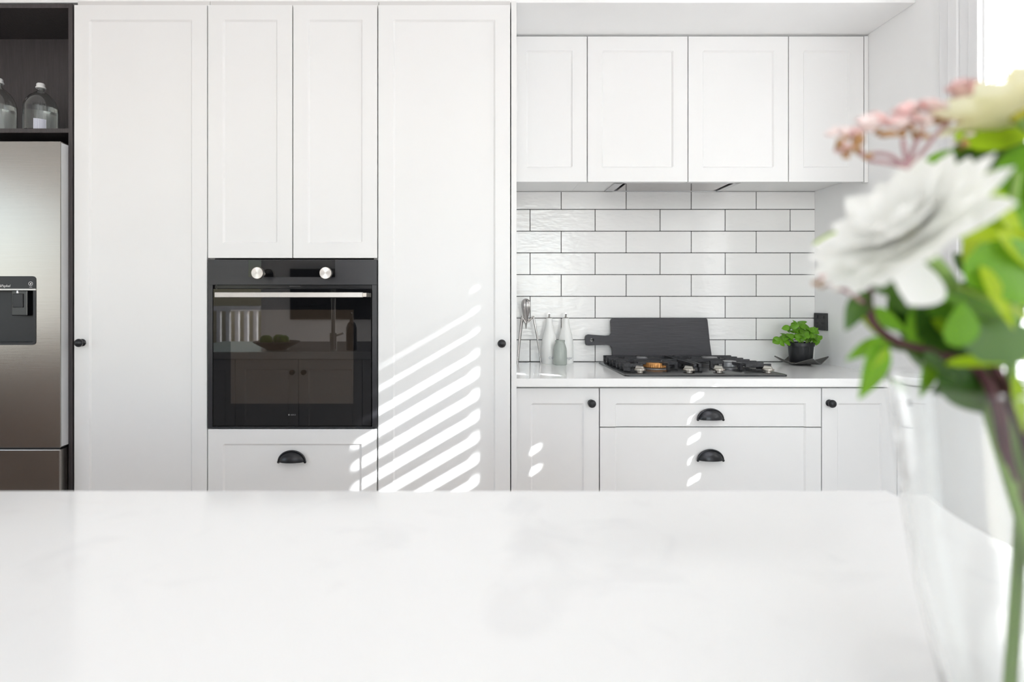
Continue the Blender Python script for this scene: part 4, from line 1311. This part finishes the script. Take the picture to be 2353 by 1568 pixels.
def sprig(name, label, path, r0, r1, tmat, cat='flower'):
    t = thing(name, path[0], label, cat, 'cut flowers in the vase')
    c = curve(path, 8)
    rr = [r0 + (r1 - r0) * k / (len(c) - 1) for k in range(len(c))]
    obj('stem', tube(B(), c, rr, 10), M[tmat], t, smooth=60)
    return t


blossom_proto = {}


def bud_cluster(parent, pxy, Y, r_px, seed, white=0.5, n=9):
    """A tuft: tan bud bases with pale pink blooms on their upper side."""
    r = random.Random(seed)
    c = P(*pxy, Y)
    R = 1.2 * r_px * Y / F
    for k in range(n):
        v = Vector((r.uniform(-1, 1), r.uniform(-0.8, 0.8), r.uniform(-0.7, 1)))
        pos = c + v * R * 0.75
        bloom = v.z > 0.2
        mk = ('bud_white' if r.random() < white else 'bud_pink') if bloom else 'bud_brown'
        rb = R * (r.uniform(0.34, 0.52) if bloom else r.uniform(0.24, 0.38))
        if mk not in blossom_proto:
            bm = B()
            if mk == 'bud_brown':
                lathe(bm, [(0.0, -1.3), (0.35, -0.9), (0.7, 0.0), (0.55, 0.8), (0.0, 1.0)], (0, 0, 0), 'Z', 8)
            else:
                lathe(bm, [(0.0, -0.9), (0.5, -0.6), (0.95, 0.1), (1.15, 0.55), (0.7, 0.35), (0.0, 0.1)], (0, 0, 0), 'Z', 15, flute=lambda a, k: 1 + (0.18 * math.cos(5 * a) if k > 1 else 0))
            blossom_proto[mk] = obj('bud' if mk == 'bud_brown' else 'bloom', bm, M[mk], parent, smooth=70, world=False)
            o = blossom_proto[mk]
        else:
            o = blossom_proto[mk].copy(); COL.objects.link(o); o.parent = parent
        ax = (v + Vector((0, -0.3, 0.7))).normalized()
        mt = Vector((0, 0, 1)).rotation_difference(ax).to_matrix().to_4x4()
        mt.translation = pos - origin(parent)
        o.matrix_local = mt @ Matrix.Diagonal((rb, rb, rb, 1))


def twig(parent, pts, Y, r, m_='twig'):
    ys = Y if isinstance(Y, (list, tuple)) else [Y] * len(pts)
    obj('twig', tube(B(), curve([P(*p, y) for p, y in zip(pts, ys)], 6), r, 8), M[m_], parent, smooth=60)


# pink blossom sprig above the white flower
Ys = 0.43
sp1 = sprig('blossom_sprig', 'blush pink blossom sprig rising above the white flower', [RT + Vector((0.01, 0.02, 0)), P(2300, 900, 0.41), P(2150, 640, Ys), P(2098, 480, Ys), P(2086, 388, Ys)], 0.003, 0.0022, 'twig')
for pts in ([(2086, 388), (2050, 360), (2015, 353), (1985, 360)], [(2086, 388), (2045, 375), (2000, 368), (1970, 345)], [(2086, 388), (2078, 345), (2075, 320)], [(2086, 388), (2115, 355), (2160, 300), (2178, 285)],
            [(2086, 388), (2100, 340), (2120, 300)], [(2160, 300), (2185, 270), (2205, 245)]):
    twig(sp1, pts, Ys, 0.0016)
for k, (c, rp, wh, n) in enumerate((((1945, 322), 30, 0.6, 9), ((1970, 350), 26, 0.2, 8), ((2000, 296), 28, 0.6, 8), ((1965, 315), 22, 0.5, 6), ((2070, 292), 28, 0.5, 9), ((2108, 300), 26, 0.8, 7), ((2085, 262), 22, 0.6, 6), ((2130, 258), 28, 0.7, 9), ((2158, 272), 24, 0.5, 8),
                                    ((2205, 236), 30, 0.2, 9), ((2215, 215), 24, 0.2, 8), ((2225, 330), 22, 0.4, 7), ((2215, 283), 22, 0.9, 6))):
    bud_cluster(sp1, c, Ys, rp, 20 + k, wh, n)
leaf_at(sp1, (2092, 440), (2150, 408), Ys, Ys - 0.01, 44, 'leaf_bright')
leaf_at(sp1, (2085, 430), (2030, 450), Ys, Ys, 24, 'leaf_mid')
leaf_at(sp1, (1960, 540), (1866, 562), 0.44, 0.44, 34, 'leaf_bright')

# lower reddish sprig with drooping leaves at the left of the bouquet
sp2 = sprig('leafy_sprig', 'drooping dark-stemmed leafy sprig at the left of the bouquet', [RT + Vector((0.015, -0.02, 0)), P(2345, 1150, 0.375), P(2290, 930, 0.375), P(2225, 835, 0.39), P(2070, 790, 0.40), P(2010, 745, 0.40), P(1985, 690, 0.40)], 0.004, 0.0024, 'twig_dark', 'flower')
twig(sp2, [(1990, 700), (1950, 672), (1900, 650)], 0.40, 0.0015)
twig(sp2, [(2010, 745), (2000, 700), (2000, 660)], 0.40, 0.0018, 'twig_dark')
bud_cluster(sp2, (1890, 648), 0.40, 20, 60, 0.5, 7)
bud_cluster(sp2, (1915, 662), 0.40, 14, 61, 0.2, 5)
leaf_at(sp2, (2022, 770), (1972, 920), 0.40, 0.395, 92, 'leaf_mid', (0.5, -0.8, 0.2), 0.3)
leaf_at(sp2, (2050, 775), (1942, 830), 0.405, 0.40, 46, 'leaf_mid', (0.0, -0.4, 0.9))
leaf_at(sp2, (1990, 668), (1942, 762), 0.40, 0.40, 44, 'leaf_dark', (-0.3, -0.8, 0.2))
leaf_at(sp2, (2000, 665), (2080, 640), 0.405, 0.41, 60, 'leaf_dark')
leaf_at(sp2, (2060, 790), (2180, 850), 0.40, 0.39, 62, 'leaf_dark', (0.1, -0.6, 0.8))
leaf_at(sp2, (2040, 800), (2190, 790), 0.405, 0.40, 44, 'leaf_grey', (0.0, -0.6, 0.8))
leaf_at(sp2, (2150, 800), (2112, 915), 0.40, 0.395, 58, 'leaf_mid', (0.4, -0.8, 0.2))
leaf_at(sp2, (2030, 765), (1975, 730), 0.41, 0.41, 48, 'leaf_bright')
leaf_at(sp2, (2050, 740), (2130, 690), 0.415, 0.42, 90, 'leaf_dark')
leaf_at(sp2, (2070, 760), (2120, 850), 0.415, 0.42, 66, 'leaf_grey')

# leafy branches at the right
sp3 = sprig('foliage_branch', 'branch of broad lime green leaves at the right picture edge', [RT + Vector((-0.04, 0.01, 0)), P(2345, 1150, 0.40), P(2325, 880, 0.40), P(2330, 700, 0.40), P(2320, 520, 0.40), P(2340, 400, 0.41)], 0.004, 0.0024, 'stem', 'foliage')
leaf_at(sp3, (2325, 520), (2225, 640), 0.39, 0.37, 110, 'leaf_lime', (-0.4, -0.6, 0.7))
leaf_at(sp3, (2235, 420), (2275, 610), 0.41, 0.40, 110, 'leaf_bright', (-0.5, -0.8, 0.2))
leaf_at(sp3, (2360, 330), (2325, 510), 0.42, 0.41, 86, 'leaf_mid', (-0.5, -0.8, 0.3))
leaf_at(sp3, (2250, 560), (2360, 700), 0.37, 0.36, 150, 'leaf_mid', (-0.3, -0.9, 0.3))
leaf_at(sp3, (2290, 530), (2390, 640), 0.365, 0.36, 70, 'leaf_lime', (0.0, -0.7, 0.7))
leaf_at(sp3, (2355, 760), (2140, 672), 0.385, 0.38, 100, 'leaf_mid', (-0.2, -0.7, 0.7))
leaf_at(sp3, (2400, 750), (2190, 655), 0.365, 0.37, 56, 'leaf_lime', (-0.1, -0.5, 0.9))
leaf_at(sp3, (2120, 405), (2260, 335), 0.44, 0.44, 66, 'leaf_mid', (-0.2, -0.8, 0.5))
leaf_at(sp3, (2180, 370), (2380, 330), 0.44, 0.43, 90, 'leaf_dark', (-0.1, -0.7, 0.7))
leaf_at(sp3, (2190, 318), (2400, 300), 0.43, 0.42, 84, 'leaf_bright', (-0.1, -0.95, 0.3))
sp4 = sprig('foliage_branch', 'grey-green leafed branch low at the right of the vase rim', [RT + Vector((-0.03, -0.02, 0)), P(2380, 1100, 0.385), P(2310, 900, 0.385), P(2262, 800, 0.385), P(2220, 720, 0.39)], 0.0045, 0.003, 'twig_dark', 'foliage')
leaf_at(sp4, (2215, 800), (2400, 770), 0.375, 0.36, 120, 'leaf_grey', (0.0, -0.9, 0.5))
leaf_at(sp4, (2170, 838), (2400, 822), 0.37, 0.36, 44, 'leaf_bright', (0.0, -0.5, 0.9))
leaf_at(sp4, (2155, 840), (2275, 950), 0.39, 0.385, 100, 'leaf_dark', (-0.3, -0.8, 0.5))
leaf_at(sp4, (2180, 690), (2110, 780), 0.40, 0.40, 90, 'leaf_dark')
leaf_at(sp4, (2240, 700), (2130, 720), 0.395, 0.40, 100, 'leaf_mid')
leaf_at(sp4, (2240, 640), (2190, 580), 0.40, 0.41, 70, 'leaf_dark')
leaf_at(sp4, (2250, 770), (2200, 860), 0.40, 0.40, 90, 'leaf_dark')
leaf_at(sp4, (2330, 860), (2353, 1000), 0.375, 0.37, 40, 'leaf_bright')
leaf_at(sp3, (2190, 420), (2400, 370), 0.45, 0.45, 130, 'leaf_dark', (-0.1, -0.9, 0.4))
leaf_at(sp3, (2230, 400), (2350, 560), 0.445, 0.44, 150, 'leaf_bright', (-0.2, -0.9, 0.4))
leaf_at(sp3, (2400, 420), (2280, 640), 0.43, 0.43, 150, 'leaf_mid', (-0.3, -0.9, 0.3))
leaf_at(sp3, (2380, 540), (2230, 740), 0.425, 0.42, 160, 'leaf_bright', (-0.3, -0.9, 0.3))
leaf_at(sp4, (2190, 740), (2360, 700), 0.43, 0.42, 150, 'leaf_dark', (0.0, -0.9, 0.4))
leaf_at(sp4, (2160, 790), (2300, 860), 0.41, 0.40, 120, 'leaf_dark', (0.0, -0.9, 0.4))
leaf_at(sp4, (2200, 800), (2210, 690), 0.375, 0.37, 80, 'leaf_mid', (0.0, -0.9, 0.4))
for par, b_, t_, yb_, yt_, w_, m_ in ((sp2, (2040, 700), (2160, 668), 0.41, 0.415, 84, 'leaf_dark'), (sp2, (1995, 715), (2085, 765), 0.405, 0.40, 56, 'leaf_mid'),
                                     (sp2, (2100, 790), (2045, 690), 0.42, 0.42, 76, 'leaf_dark'), (sp4, (2160, 690), (2085, 815), 0.405, 0.40, 84, 'leaf_mid'),
                                     (sp4, (2235, 720), (2120, 810), 0.40, 0.395, 96, 'leaf_dark'), (sp4, (2260, 850), (2140, 905), 0.40, 0.39, 66, 'leaf_dark'),
                                     (sp4, (2200, 650), (2290, 740), 0.41, 0.40, 84, 'leaf_dark'), (sp2, (2035, 790), (1990, 850), 0.40, 0.398, 34, 'leaf_bright'),
                                     (sp4, (2140, 735), (2215, 790), 0.392, 0.39, 44, 'leaf_bright'), (sp4, (2120, 812), (2200, 872), 0.392, 0.388, 40, 'leaf_grey'),
                                     (sp3, (2250, 610), (2330, 760), 0.362, 0.36, 60, 'leaf_lime'), (sp3, (2290, 470), (2350, 560), 0.39, 0.385, 60, 'leaf_lime')):
    leaf_at(par, b_, t_, yb_, yt_, w_, m_)
